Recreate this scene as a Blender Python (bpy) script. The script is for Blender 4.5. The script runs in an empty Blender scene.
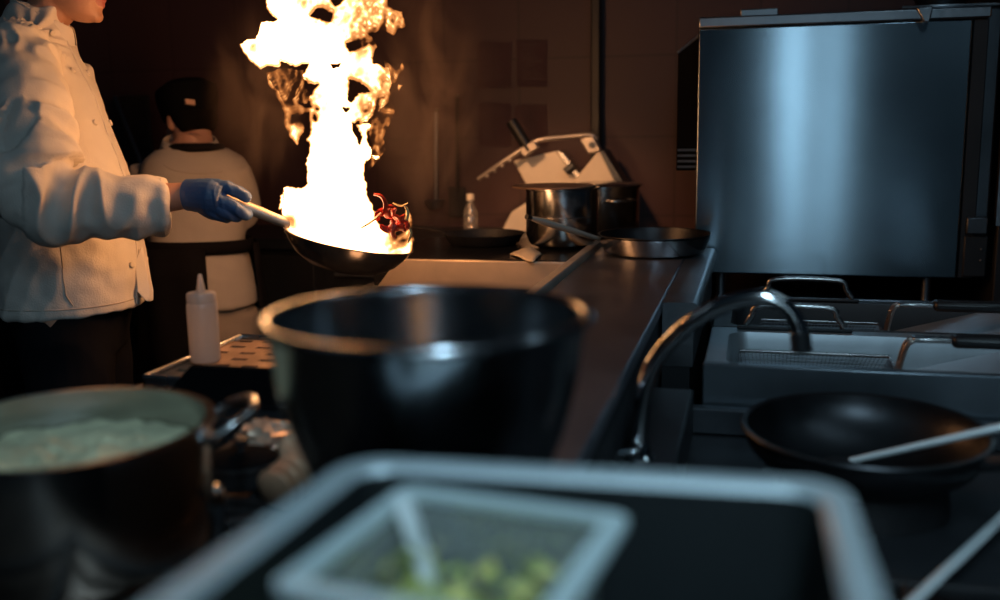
import bpy, math, random
import numpy as np
from mathutils import Vector as V, Matrix, noise as mnoise
PI = math.pi
random.seed(7)
sc = bpy.context.scene
COL = sc.collection

# ------------------------------------------------------------------ camera
FPX, CAMH = 1000.0, 1.27
_y = V((258, 184, -1000)).normalized()
_ux = -0.0157
_z = V((_ux, 1, (258 * _ux + 184) / 1000.0)).normalized()
_x = _y.cross(_z)
RC = Matrix((_x, _y, _z))            # camera axes -> world
CAM = V((0, 0, CAMH))
cd = bpy.data.cameras.new('camera'); cam = bpy.data.objects.new('camera', cd); COL.objects.link(cam)
cam.matrix_world = Matrix.Translation(CAM) @ RC.to_4x4()
cd.sensor_width = 36; cd.lens = 36; cd.clip_start = 0.02
cd.dof.use_dof = True; cd.dof.focus_distance = 2.32; cd.dof.aperture_fstop = 1.8; cd.dof.aperture_blades = 0
sc.camera = cam


def ray(px, py): return RC @ V(((px - 500) / FPX, (300 - py) / FPX, -1))
def at_d(px, py, d): return CAM + ray(px, py) * d
def at_z(px, py, z):
    r = ray(px, py); return CAM + r * ((z - CAMH) / r.z)
def at_y(px, py, y):
    r = ray(px, py); return CAM + r * (y / r.y)


# ------------------------------------------------------------------ materials
def new_mat(name):
    m = bpy.data.materials.new(name); m.use_nodes = True
    nt = m.node_tree
    return m, nt, nt.nodes['Principled BSDF']


def mat(name, col, rough=.5, metal=0., var=.12, nscale=8., bump=0., bscale=60., spec=.5, stretch=None, coat=0., aniso=None, sheen=0., sss=0.):
    m, nt, b = new_mat(name)
    tc = nt.nodes.new('ShaderNodeTexCoord'); mp = nt.nodes.new('ShaderNodeMapping')
    nt.links.new(tc.outputs['Object'], mp.inputs['Vector'])
    if stretch: mp.inputs['Scale'].default_value = stretch
    n = nt.nodes.new('ShaderNodeTexNoise'); n.inputs['Scale'].default_value = nscale; n.inputs['Detail'].default_value = 5
    nt.links.new(mp.outputs['Vector'], n.inputs['Vector'])
    r = nt.nodes.new('ShaderNodeValToRGB')
    r.color_ramp.elements[0].position = .3; r.color_ramp.elements[1].position = .7
    r.color_ramp.elements[0].color = [c * (1 - var) for c in col] + [1]
    r.color_ramp.elements[1].color = [min(1, c * (1 + var)) for c in col] + [1]
    nt.links.new(n.outputs['Fac'], r.inputs['Fac']); nt.links.new(r.outputs['Color'], b.inputs['Base Color'])
    mr = nt.nodes.new('ShaderNodeMapRange'); mr.inputs['To Min'].default_value = max(.02, rough - (.02 if aniso else .07)); mr.inputs['To Max'].default_value = min(1, rough + (.02 if aniso else .07))
    nt.links.new(n.outputs['Fac'], mr.inputs['Value']); nt.links.new(mr.outputs['Result'], b.inputs['Roughness'])
    b.inputs['Metallic'].default_value = metal
    b.inputs['Specular IOR Level'].default_value = spec
    b.inputs['Coat Weight'].default_value = coat
    b.inputs['Sheen Weight'].default_value = sheen
    if sss:
        b.inputs['Subsurface Weight'].default_value = sss; b.inputs['Subsurface Radius'].default_value = (.02, .008, .004)
    if bump:
        n2 = nt.nodes.new('ShaderNodeTexNoise'); n2.inputs['Scale'].default_value = bscale; n2.inputs['Detail'].default_value = 3
        nt.links.new(mp.outputs['Vector'], n2.inputs['Vector'])
        bp = nt.nodes.new('ShaderNodeBump'); bp.inputs['Strength'].default_value = bump; bp.inputs['Distance'].default_value = .01
        nt.links.new(n2.outputs['Fac'], bp.inputs['Height']); nt.links.new(bp.outputs['Normal'], b.inputs['Normal'])
    if aniso:
        b.inputs['Anisotropic'].default_value = aniso[0]
        cx = nt.nodes.new('ShaderNodeCombineXYZ')
        for i in range(3): cx.inputs[i].default_value = aniso[1][i]
        nt.links.new(cx.outputs[0], b.inputs['Tangent'])
    return m


M = {}
M['steel'] = mat('stainless_steel', (.52, .52, .53), .26, 1., .1, 14, .04, 90)
M['steel_pot'] = mat('polished_pot_steel', (.50, .49, .48), .2, 1., .08, 10, .03, 40)
M['steel_dull'] = mat('scuffed_steel', (.30, .32, .35), .36, 1., .18, 9, .06, 50)
M['steel_dark'] = mat('dark_steel', (.10, .11, .125), .42, .9, .2, 8, .05, 50)
M['steel_brushed'] = mat('brushed_oven_steel', (.36, .45, .52), .22, 1., .10, 3, .0, 60, stretch=(1, 1, 1), aniso=(.97, (0, 0, 1)))
M['steel_lit'] = mat('firelit_steel', (.64, .56, .48), .5, .7, .1, 12, .05, 60)  # warm pale base colour stands in for firelight on the steel
M['steel_bowl'] = mat('bowl_steel', (.30, .31, .33), .2, 1., .08, 10, .03, 40)
M['matte_black'] = mat('matte_black_paint', (.006, .006, .007), .95, 0, .2, spec=.02)
M['handle_alu'] = mat('polished_handle_alloy', (.78, .70, .60), .42, .35, .06)
M['matte_brown'] = mat('dark_brown_board', (.05, .042, .038), .85, 0, .2, spec=.1)  # dark brown base colour, very rough
M['fryer_steel'] = mat('fryer_steel', (.40, .45, .49), .4, .75, .12, 10, .03, 50)
M['spoon'] = mat('satin_spoon_steel', (.78, .84, .86), .4, .3, .05)
M['chrome'] = mat('chrome', (.62, .64, .66), .12, 1., .05)
M['black'] = mat('black_plastic', (.012, .013, .015), .4, 0, .2)
M['iron'] = mat('cast_iron', (.016, .016, .018), .55, .2, .25, 20, .15, 120)
M['carbon'] = mat('seasoned_carbon_steel', (.035, .036, .04), .36, .85, .35, 7, .06, 30)
M['panblack'] = mat('worn_pan_steel', (.34, .29, .26), .24, .9, .4, 11, .05, 40)
M['glassblack'] = mat('black_hob_glass', (.012, .012, .013), .22, 0, .2)
M['dark'] = mat('dark_cabinet', (.022, .024, .028), .5, .3, .2)
M['floor'] = mat('dark_floor_tile', (.03, .03, .033), .45, 0, .3, 4)
M['cream'] = mat('cream_enamel', (.88, .78, .64), .42, .0, .06)
M['castalu'] = mat('cast_aluminium', (.62, .56, .5), .38, .8, .1)
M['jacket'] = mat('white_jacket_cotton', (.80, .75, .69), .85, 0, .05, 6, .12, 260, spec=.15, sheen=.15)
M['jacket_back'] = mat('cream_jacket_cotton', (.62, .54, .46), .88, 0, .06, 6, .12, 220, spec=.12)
M['button'] = mat('cloth_button', (.80, .74, .66), .6)
M['trouser'] = mat('black_trouser_cloth', (.010, .010, .013), .9, 0, .2, spec=.1)
M['apron'] = mat('black_apron_cloth', (.013, .011, .012), .9, 0, .2, spec=.1)
M['khaki'] = mat('khaki_trouser_cloth', (.50, .40, .31), .9, 0, .08, 10, .1, 200, spec=.1)
M['cap'] = mat('black_cap_cloth', (.004, .004, .005), .9, spec=.1)
M['hair'] = mat('dark_hair', (.006, .005, .004), .9, spec=.08)
M['skin'] = mat('skin', (.58, .31, .21), .5, 0, .07, 30, .08, 220, sss=.12)
M['lip'] = mat('lips', (.45, .14, .12), .4, 0, .05)
M['glove'] = mat('blue_nitrile', (.06, .13, .30), .42, 0, .1, 14, .12, 90)
M['eye'] = mat('eye_white', (.8, .78, .75), .2)
M['iris'] = mat('iris', (.05, .03, .02), .2)
M['shoe'] = mat('black_leather', (.012, .012, .012), .45)
M['pepper'] = mat('red_pepper', (.62, .045, .02), .28, 0, .2, 20, sss=.1)
M['pepper_pale'] = mat('cooked_pepper', (.75, .28, .10), .35, 0, .2, 20)
M['onion'] = mat('scorched_onion', (.7, .55, .28), .4, 0, .2, 20)
M['soup'] = mat('pale_green_soup', (.66, .64, .42), .55, 0, .22, 25, .5, 40)
M['green'] = mat('chopped_greens', (.34, .40, .10), .5, 0, .4, 30)
M['yellowgreen'] = mat('pale_greens', (.62, .58, .18), .5, 0, .3, 30)
M['brownboard'] = mat('worn_copper_brown_lid', (.32, .19, .12), .4, .3, .2, 12)
M['foil'] = mat('firelit_foil', (.75, .52, .38), .4, .4, .25, 30, .3, 40)  # orange base colour carries the firelight falling on the foil
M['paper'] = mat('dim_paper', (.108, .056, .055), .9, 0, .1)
M['clothm'] = mat('cream_cloth', (.75, .6, .42), .8, 0, .06)
M['traysteel'] = mat('brushed_tray_steel', (.44, .51, .54), .5, .4, .08, 10)
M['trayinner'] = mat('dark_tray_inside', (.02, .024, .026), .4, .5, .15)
M['ledge'] = mat('worn_ledge_steel', (.27, .275, .315), .34, .92, .14, 7, .04, 24)
M['tag'] = mat('cap_tag', (.7, .42, .28), .7)

# wall: large dark tiles with faint seams
m, nt, b = new_mat('brown_wall_tile')
tc = nt.nodes.new('ShaderNodeTexCoord'); mp = nt.nodes.new('ShaderNodeMapping')
mp.inputs['Rotation'].default_value = (PI / 2, 0, 0)
nt.links.new(tc.outputs['Object'], mp.inputs['Vector'])
bk = nt.nodes.new('ShaderNodeTexBrick'); bk.offset = 0
bk.inputs['Scale'].default_value = 1; bk.inputs['Brick Width'].default_value = .30; bk.inputs['Row Height'].default_value = .30
bk.inputs['Mortar Size'].default_value = .004; bk.inputs['Mortar Smooth'].default_value = .3
bk.inputs['Color1'].default_value = (.085, .042, .044, 1); bk.inputs['Color2'].default_value = (.093, .046, .047, 1); bk.inputs['Mortar'].default_value = (.06, .031, .033, 1)
nt.links.new(mp.outputs['Vector'], bk.inputs['Vector']); nt.links.new(bk.outputs['Color'], b.inputs['Base Color'])
b.inputs['Roughness'].default_value = .5
M['wall'] = m
# translucent plastics
def clear(name, tint, gl=.12, al=.75, rough=.15):
    m = bpy.data.materials.new(name); m.use_nodes = True; nt = m.node_tree; nt.nodes.clear()
    o = nt.nodes.new('ShaderNodeOutputMaterial'); t = nt.nodes.new('ShaderNodeBsdfTransparent'); t.inputs[0].default_value = (*tint, 1)
    d = nt.nodes.new('ShaderNodeBsdfDiffuse'); d.inputs[0].default_value = (*tint, 1)
    g = nt.nodes.new('ShaderNodeBsdfGlossy'); g.inputs['Roughness'].default_value = rough
    n = nt.nodes.new('ShaderNodeTexNoise'); n.inputs['Scale'].default_value = 20
    mr = nt.nodes.new('ShaderNodeMapRange'); mr.inputs['To Min'].default_value = 1 - al - .05; mr.inputs['To Max'].default_value = 1 - al + .05
    nt.links.new(n.outputs['Fac'], mr.inputs['Value'])
    a = nt.nodes.new('ShaderNodeMixShader'); nt.links.new(mr.outputs[0], a.inputs[0])
    nt.links.new(t.outputs[0], a.inputs[1]); nt.links.new(d.outputs[0], a.inputs[2])
    c = nt.nodes.new('ShaderNodeMixShader'); c.inputs[0].default_value = gl
    nt.links.new(a.outputs[0], c.inputs[1]); nt.links.new(g.outputs[0], c.inputs[2]); nt.links.new(c.outputs[0], o.inputs[0])
    return m
M['clear'] = clear('clear_polycarbonate', (.72, .80, .80), .16, .70, .12)
M['clear_rim'] = clear('clear_rim', (.58, .70, .72), .2, .1, .3)
M['pet'] = clear('clear_bottle_plastic', (.85, .8, .75), .25, .8, .08)
m = bpy.data.materials.new('frosted_squeeze_plastic'); m.use_nodes = True; nt = m.node_tree; nt.nodes.clear()
_o = nt.nodes.new('ShaderNodeOutputMaterial'); _d = nt.nodes.new('ShaderNodeBsdfDiffuse'); _t = nt.nodes.new('ShaderNodeBsdfTranslucent'); _g = nt.nodes.new('ShaderNodeBsdfGlossy'); _g.inputs['Roughness'].default_value = .35
_n = nt.nodes.new('ShaderNodeTexNoise'); _n.inputs['Scale'].default_value = 30; _r = nt.nodes.new('ShaderNodeMapRange'); _r.inputs['To Min'].default_value = .60; _r.inputs['To Max'].default_value = .68
nt.links.new(_n.outputs['Fac'], _r.inputs['Value']); _d.inputs[0].default_value = (.75, .70, .66, 1); _t.inputs[0].default_value = (.85, .78, .72, 1)
_a = nt.nodes.new('ShaderNodeMixShader'); _b = nt.nodes.new('ShaderNodeMixShader'); _b.inputs[0].default_value = .06
nt.links.new(_r.outputs[0], _a.inputs[0]); nt.links.new(_d.outputs[0], _a.inputs[1]); nt.links.new(_t.outputs[0], _a.inputs[2]); nt.links.new(_a.outputs[0], _b.inputs[1]); nt.links.new(_g.outputs[0], _b.inputs[2]); nt.links.new(_b.outputs[0], _o.inputs[0])
M['squeeze'] = m


# ------------------------------------------------------------------ mesh building
class MB:
    def __init__(s): s.v = []; s.f = []; s.mi = []
    def add(s, vs, fs, mi=0):
        o = len(s.v); s.v += [V(p) for p in vs]; s.f += [tuple(i + o for i in f) for f in fs]; s.mi += [mi] * len(fs); return s
    def box(s, a, b_, mi=0, M4=None):
        x0, y0, z0 = a; x1, y1, z1 = b_
        vs = [V(p) for p in ((x0, y0, z0), (x1, y0, z0), (x1, y1, z0), (x0, y1, z0), (x0, y0, z1), (x1, y0, z1), (x1, y1, z1), (x0, y1, z1))]
        if M4: vs = [M4 @ p for p in vs]
        return s.add(vs, [(3, 2, 1, 0), (4, 5, 6, 7), (0, 1, 5, 4), (1, 2, 6, 5), (2, 3, 7, 6), (3, 0, 4, 7)], mi)
    def prism(s, poly, off, mi=0):
        n = len(poly); off = V(off)
        return s.add([V(p) for p in poly] + [V(p) + off for p in poly],
                     [tuple(range(n)), tuple(range(2 * n - 1, n - 1, -1))] + [((i + 1) % n, i, n + i, n + (i + 1) % n) for i in range(n)], mi)
    def loft(s, rings, caps=True, mi=0, closed=True):
        n = len(rings[0]); o = [p for r in rings for p in r]; fs = []
        for k in range(len(rings) - 1):
            for i in range(n if closed else n - 1):
                j = (i + 1) % n; fs.append((k * n + i, k * n + j, (k + 1) * n + j, (k + 1) * n + i))
        if caps: fs += [tuple(range(n - 1, -1, -1)), tuple(range((len(rings) - 1) * n, len(rings) * n))]
        return s.add(o, fs, mi)
    def lathe(s, prof, org=(0, 0, 0), M3=None, seg=48, mi=0, closed=False):
        rings = []; org = V(org)
        for r, z in prof:
            rg = []
            for i in range(seg):
                a = 2 * PI * i / seg; p = V((r * math.cos(a), r * math.sin(a), z))
                rg.append(org + (M3 @ p if M3 else p))
            rings.append(rg)
        if closed: rings.append(rings[0]); return s.loft(rings, False, mi)
        return s.loft(rings, True, mi)
    def tube(s, pts, rad, seg=12, caps=True, mi=0, smooth=0, flat=1.0, up=None):
        pts = [V(p) for p in pts]
        if not isinstance(rad, (list, tuple)): rad = [rad] * len(pts)
        if smooth: pts, rad = catmull(pts, rad, smooth)
        tg = []
        for i in range(len(pts)):
            a = pts[max(0, i - 1)]; c = pts[min(len(pts) - 1, i + 1)]; tg.append((c - a).normalized())
        u = V(up) if up else (V((0, 0, 1)) if abs(tg[0].z) < .9 else V((1, 0, 0)))
        u = (u - tg[0] * u.dot(tg[0])).normalized(); rings = []
        for i, p in enumerate(pts):
            u = (u - tg[i] * u.dot(tg[i])).normalized(); w = tg[i].cross(u)
            rings.append([p + u * (rad[i] * math.cos(2 * PI * k / seg) * flat) + w * (rad[i] * math.sin(2 * PI * k / seg)) for k in range(seg)])
        return s.loft(rings, caps, mi)
    def ball(s, c, r, M3=None, seg=16, mi=0):
        c = V(c); rr = V((r, r, r)) if not hasattr(r, '__len__') else V(r); rings = []
        for k in range(1, seg // 2):
            t = PI * k / (seg // 2); rg = []
            for i in range(seg):
                a = 2 * PI * i / seg; p = V((rr.x * math.sin(t) * math.cos(a), rr.y * math.sin(t) * math.sin(a), -rr.z * math.cos(t)))
                rg.append(c + (M3 @ p if M3 else p))
            rings.append(rg)
        return s.loft(rings, True, mi)
    def ext(s, o): return s.add(o.v, o.f)
    def build(s, name, m, parent=None, origin=None, bevel=0, sub=0, sharp=38, solid=0):
        org = V(parent_loc(parent)) if parent else V(origin if origin is not None else (0, 0, 0))
        me = bpy.data.meshes.new(name)
        me.from_pydata([tuple(p - org) for p in s.v], [], s.f)
        import bmesh
        bm = bmesh.new(); bm.from_mesh(me); bmesh.ops.recalc_face_normals(bm, faces=bm.faces); bm.to_mesh(me); bm.free()
        return finish(me, name, m, parent, org, bevel, sub, sharp, solid, s.mi)


def parent_loc(p):
    l = V((0, 0, 0))
    while p: l = l + p.location; p = p.parent
    return l


def finish(me, name, m, parent, org, bevel=0, sub=0, sharp=38, solid=0, mi=None):
    for mm in (m if isinstance(m, (list, tuple)) else [m]): me.materials.append(mm)
    if mi and any(mi):
        for p, i in zip(me.polygons, mi): p.material_index = i
    for p in me.polygons: p.use_smooth = True
    if sharp: me.set_sharp_from_angle(angle=math.radians(sharp))
    o = bpy.data.objects.new(name, me); COL.objects.link(o)
    if parent: o.parent = parent
    else: o.location = org
    if solid:
        md = o.modifiers.new('s', 'SOLIDIFY'); md.thickness = solid; md.offset = 0
    if bevel:
        md = o.modifiers.new('b', 'BEVEL'); md.width = bevel; md.segments = 2; md.limit_method = 'ANGLE'; md.harden_normals = False
    if sub:
        md = o.modifiers.new('u', 'SUBSURF'); md.levels = sub; md.render_levels = sub
    return o


def catmull(p, r, k):
    P = [p[0] * 2 - p[1]] + list(p) + [p[-1] * 2 - p[-2]]; Rr = [r[0]] + list(r) + [r[-1]]; op = []; orr = []
    for i in range(1, len(P) - 2):
        for j in range(k):
            t = j / k; t2 = t * t; t3 = t2 * t
            f = (-.5 * t + t2 - .5 * t3, 1 - 2.5 * t2 + 1.5 * t3, .5 * t + 2 * t2 - 1.5 * t3, -.5 * t2 + .5 * t3)
            op.append(P[i - 1] * f[0] + P[i] * f[1] + P[i + 1] * f[2] + P[i + 2] * f[3])
            orr.append(Rr[i] * (1 - t) + Rr[i + 1] * t)
    op.append(P[-2]); orr.append(Rr[-2]); return op, orr


def remesh(mb, voxel, smooth=4, fac=.5):
    me = bpy.data.meshes.new('tmp'); me.from_pydata([tuple(p) for p in mb.v], [], mb.f)
    import bmesh
    bm = bmesh.new(); bm.from_mesh(me); bmesh.ops.recalc_face_normals(bm, faces=bm.faces); bm.to_mesh(me); bm.free()
    o = bpy.data.objects.new('tmp', me); COL.objects.link(o)
    r = o.modifiers.new('r', 'REMESH'); r.mode = 'VOXEL'; r.voxel_size = voxel
    if smooth:
        q = o.modifiers.new('q', 'SMOOTH'); q.iterations = smooth; q.factor = fac
    dg = bpy.context.evaluated_depsgraph_get(); ev = o.evaluated_get(dg)
    out = bpy.data.meshes.new_from_object(ev); bpy.data.objects.remove(o); bpy.data.meshes.remove(me)
    return out


def shift(me, org):
    for v in me.vertices: v.co -= org


def tag(o, label, cat, group=None, kind=None):
    o['label'] = label; o['category'] = cat
    if group: o['group'] = group
    if kind: o['kind'] = kind
    return o


def thing(name, loc, label, cat, group=None):
    o = bpy.data.objects.new(name, None); COL.objects.link(o); o.location = V(loc); o.empty_display_size = .05
    return tag(o, label, cat, group)


def struct(o): o['kind'] = 'structure'; return o


def frame(z, xhint):
    z = V(z).normalized(); x = V(xhint); x = (x - z * x.dot(z)).normalized(); y = z.cross(x)
    return Matrix((x, y, z)).transposed()


# ------------------------------------------------------------------ room
struct(MB().box((-3.2, -2.5, -.05), (2.2, 3.86, 0)).build('floor', M['floor']))
struct(MB().box((-3.2, 3.86, 0), (2.2, 3.96, 3.0)).build('wall_back', M['wall']))
struct(MB().box((-3.3, -2.5, 0), (-3.2, 3.96, 3.0)).build('wall_left', M['dark']))
# dark vertical conduit on the back wall
pt = at_y(597, 0, 3.84)
cdt = MB().box((pt.x - .018, 3.80, .851), (pt.x + .018, 3.86, 2.9)).build('conduit', M['black'], origin=(pt.x, 3.83, .9), bevel=.006)
tag(cdt, 'dark vertical conduit running up the tiled back wall behind the slicer', 'conduit')

# four dim notices
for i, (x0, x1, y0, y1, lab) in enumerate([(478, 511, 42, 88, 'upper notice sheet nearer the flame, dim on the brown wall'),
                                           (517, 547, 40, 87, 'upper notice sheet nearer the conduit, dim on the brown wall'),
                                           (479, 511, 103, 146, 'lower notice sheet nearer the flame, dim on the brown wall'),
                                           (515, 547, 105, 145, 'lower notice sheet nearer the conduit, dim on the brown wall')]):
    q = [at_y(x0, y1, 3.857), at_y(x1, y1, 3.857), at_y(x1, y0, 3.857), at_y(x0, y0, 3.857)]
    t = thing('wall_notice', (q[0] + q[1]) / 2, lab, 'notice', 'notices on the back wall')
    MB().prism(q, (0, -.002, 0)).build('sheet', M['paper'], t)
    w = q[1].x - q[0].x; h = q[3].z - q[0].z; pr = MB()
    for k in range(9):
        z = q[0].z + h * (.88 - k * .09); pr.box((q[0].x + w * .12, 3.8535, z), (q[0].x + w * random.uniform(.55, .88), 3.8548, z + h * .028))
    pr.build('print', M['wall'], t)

# hanging utensils on the wall beside the notices
for px, a, b_, lab, mm in ((436, 112, 200, 'thin steel ladle hanging on the wall just right of the flame', 'steel_dull'),
                           (457, 98, 192, 'dark broad spatula hanging on the wall between ladle and notices', 'iron')):
    p0 = at_y(px, a, 3.82); p1 = at_y(px, b_, 3.82)
    t = thing('hanging_ladle' if px < 440 else 'hanging_spatula', p1, lab, 'utensil')
    MB().tube([p0, p1], .008).build('handle', M[mm], t)
    MB().tube([p0 + V((0, .03, .01)), p0 + V((0, -.01, .01)), p0], .004, 8).build('hook', M['steel_dark'], t)
    if px < 440: MB().lathe([(.0, -.035), (.025, -.03), (.04, -.005), (.042, .0), (.038, 0), (.02, -.025), (0, -.03)], p1 + V((0, -.02, 0))).build('ladle_bowl', M[mm], t)
    else: MB().box((p1.x - .035, p1.y - .004, p1.z - .1), (p1.x + .035, p1.y + .004, p1.z + .02)).build('blade', M[mm], t, bevel=.003)

# ------------------------------------------------------------------ back counter
ct = thing('back_counter', (-1.4, 3.6, 0), 'dark counter running along the brown back wall behind the rear chef', 'counter')
MB().box((-2.9, 3.36, .81), (-.2, 3.858, .85)).build('worktop', M['steel_dark'], ct, bevel=.004)
MB().box((-2.9, 3.40, .08), (-.2, 3.858, .81)).build('cabinet', M['dark'], ct)
for k in range(4):
    x = -2.88 + k * .67
    d = MB().box((x, 3.385, .14), (x + .63, 3.40, .78)).build('door', M['dark'], ct, bevel=.003)
    MB().tube([(x + .05, 3.37, .72), (x + .25, 3.37, .72)], .008, 8).build('handle', M['steel_dull'], d)
MB().box((-2.9, 3.46, 0), (-.2, 3.85, .08)).build('plinth', M['black'], ct)

# things leaning behind the chefs (dim)
p = at_y(128, 160, 3.7)
bd = MB(); w = .075; zt = at_y(128, 95, 3.7).z
bd.box((p.x - w, 3.76, .851), (p.x + w, 3.78, zt)); bd.build('chopping_board', M['matte_brown'], origin=(p.x, 3.77, .851), bevel=.01)
tag(bpy.data.objects['chopping_board'], 'grey board standing upright against the wall between the two chefs', 'chopping board')
st = thing('sharpening_steel', (p.x, 3.68, .851), 'slim steel rod leaning diagonally against the board between the chefs', 'rod')
a0 = at_y(115, 97, 3.73); a1 = at_y(142, 165, 3.64)
MB().tube([a0, a1], .008, 10).build('rod', M['steel_dull'], st)
a2 = a1 + (a1 - a0) * ((a1.z - .862) / (a0.z - a1.z)); MB().tube([a1, a2], .011, 10).build('handle', M['black'], st)

# ------------------------------------------------------------------ serving ledge
LX0, LX1 = -.423, -.174
ld = thing('serving_ledge', (-.3, 1.6, 0), 'long scuffed stainless ledge running from the tray back towards the oven', 'ledge')
MB().box((LX0, .72, .885), (LX1, 2.83, .91)).build('worktop', M['ledge'], ld, bevel=.004)
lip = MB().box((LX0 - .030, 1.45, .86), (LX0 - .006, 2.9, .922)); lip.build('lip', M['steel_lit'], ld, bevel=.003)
MB().box((LX0 - .006, 1.45, .86), (LX0, 2.83, .897)).build('groove', M['black'], ld)
MB().box((LX0 - .02, .72, 0), (LX1 - .006, 2.83, .885)).build('pedestal', M['dark'], ld)
# bullnose extension
pr = [(LX1 + .001, .78), (-.112, .78), (-.112, .86)] + [(-.112 + .014 * math.cos(a) - .002, .892 + .018 * math.sin(a)) for a in [(-PI / 2) + k * PI / 8 for k in range(9)]] + [(LX1 + .001, .909)]
MB().prism([V((x, 1.97, z)) for x, z in pr], (0, .86, 0)).build('bullnose_edge', M['steel_dull'], ld)
MB().box((LX1 + .001, 1.972, .3), (-.118, 2.82, .78)).build('side_panel', M['black'], ld)
# undercounter table carrying the near end
MB().box((LX0, .10, 0), (.16, .715, .908)).build('prep_cabinet', M['matte_black'], origin=(-.1, .4, 0), bevel=.004)
tag(bpy.data.objects['prep_cabinet'], 'dark prep cabinet at the near end of the ledge, under the large steel pan', 'cabinet')

# ------------------------------------------------------------------ cooktops left of ledge
XR = LX0 - .034
def knob(parent, c, ax=(-1, 0, 0), r=.022):
    k = MB().lathe([(r * 1.25, 0), (r * 1.25, .006), (r, .008), (r * .9, .028), (r * .82, .03)], c, frame(ax, (0, 0, 1)), 24).build('knob', M['black'], parent)
    MB().box((-.002, -.001, .03), (.002, r * .8, .032), 0, Matrix.Translation(V(c)) @ frame(ax, (0, 1, 0)).to_4x4()).build('pointer', M['steel_dull'], k)

def grate(x0, x1, y0, y1, z0, z1, parent, n=4):
    g = MB(); t = .007
    for y in (y0, y1): g.box((x0, y - t, z1 - .014), (x1, y + t, z1))
    for x in (x0, x1): g.box((x - t, y0, z1 - .014), (x + t, y1, z1))
    cx, cy = (x0 + x1) / 2, (y0 + y1) / 2; R_ = min(x1 - x0, y1 - y0) / 2
    for k in range(8):
        a = PI * k / 4 + PI / 8 * 0; ca, sa = math.cos(a), math.sin(a)
        sx = (x1 - x0) / 2 / abs(ca) if abs(ca) > 1e-6 else 9; sy = (y1 - y0) / 2 / abs(sa) if abs(sa) > 1e-6 else 9; L = min(sx, sy)
        g.tube([(cx + ca * L, cy + sa * L, z1 - .007), (cx + ca * R_ * .35, cy + sa * R_ * .35, z1 - .005)], [.007, .006], 6)
    for x in (x0, x1):
        for y in (y0, y1): g.box((x - t, y - t, z0), (x + t, y + t, z1))
    return g.build('grate', M['iron'], parent, bevel=.002)

def burner(cx, cy, z, parent):
    b_ = MB().lathe([(.055, 0), (.055, .012), (.045, .016), (.045, .02), (.0, .02)], (cx, cy, z), None, 32).build('burner', M['steel_dark'], parent)
    MB().lathe([(.042, .0), (.042, .008), (.034, .013), (0, .014)], (cx, cy, z + .02), None, 32).build('burner_cap', M['iron'], b_)

# near range
nr = thing('gas_range', (-.74, .95, 0), 'black gas range under the large pot at the near left', 'range')
MB().box((-1.04, .30, .05), (XR, 1.335, .74)).build('cabinet', M['dark'], nr)
MB().box((-1.045, .30, .74), (XR, 1.335, .765)).build('hob_deck', mat('greasy_hob', (.10, .075, .06), .35, .7, .4, 14, .2, 60), nr, bevel=.004)
for cy in (.60, .92, 1.2): knob(nr, (-1.045, cy, .70))
for cx, cy in ((-.75, .88), (-.61, 1.2), (-.88, 1.2)): burner(cx, cy, .766, nr)
grate(-.97, -.56, .68, 1.06, .766, .80, nr); grate(-.75, XR - .03, 1.09, 1.31, .766, .80, nr); grate(-.99, -.78, 1.09, 1.31, .766, .80, nr)
for x in (-1.0, XR - .04):
    for y in (.36, 1.28): MB().tube([(x, y, 0), (x, y, .05)], .02, 10).build('foot', M['black'], nr)

# griddle unit: black plate and perforated tray, y 1.34..1.80
gu = thing('griddle_cabinet', (-.74, 1.57, 0), 'dark cabinet between the two gas ranges carrying the perforated tray', 'cabinet')
MB().box((-1.04, 1.34, .05), (XR, 1.79, .80)).build('cabinet', M['dark'], gu)
MB().box((-1.045, 1.34, .80), (XR, 1.79, .822)).build('worktop', M['steel_dark'], gu, bevel=.003)
MB().box((-1.0, 1.38, 0), (XR - .02, 1.75, .05)).build('plinth', M['black'], gu)
g0, g1, g2, g3 = at_y(190, 366, 1.41), at_y(300, 371, 1.41), at_y(300, 398, 1.41), at_y(160, 396, 1.41)
gp = thing('splash_guard', (g0 + g2) / 2, 'black upright splash guard with a slanted end, in front of the slotted tray', 'splash guard')
g2.z = g3.z = .823
MB().prism([g3, g2, g1, g0], (0, .012, 0)).build('panel', M['matte_black'], gp, bevel=.002)
MB().box((g3.x, 1.39, .8225), (g2.x, 1.44, .827)).build('foot_flange', M['matte_black'], gp)

# perforated tray with slots
pt_ = thing('perforated_tray', (-.77, 1.66, .823), 'shallow steel tray with rows of slots beside the squeeze bottle', 'tray')
px0, px1, py0, py1, pz = -.995, -.5, 1.445, 1.775, .846
nx, ny = 9, 7; plate = MB(); cw = (px1 - px0) / nx; chh = (py1 - py0) / ny
for i in range(nx):
    for j in range(ny):
        x, y = px0 + i * cw, py0 + j * chh; ox = (cw * .18) if j % 2 else 0
        a0, a1, b0, b1 = x + cw * .12 + ox, x + cw * .68 + ox, y + chh * .35, y + chh * .65
        vs = [(x, y, pz), (x + cw, y, pz), (x + cw, y + chh, pz), (x, y + chh, pz), (a0, b0, pz), (a1, b0, pz), (a1, b1, pz), (a0, b1, pz),
              (a0, b0, pz - .006), (a1, b0, pz - .006), (a1, b1, pz - .006), (a0, b1, pz - .006)]
        plate.add(vs, [(0, 1, 5, 4), (1, 2, 6, 5), (2, 3, 7, 6), (3, 0, 4, 7), (4, 5, 9, 8), (5, 6, 10, 9), (6, 7, 11, 10), (7, 4, 8, 11)])
plate.build('slotted_plate', mat('firelit_tray_steel', (.46, .31, .21), .42, .6, .25, 12), pt_, sharp=30)  # orange firelight put into the plate's base colour
MB().box((px0 + .004, py0 + .004, .823), (px1 - .004, py1 - .004, .826)).build('drip_pan', M['black'], pt_)
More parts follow.
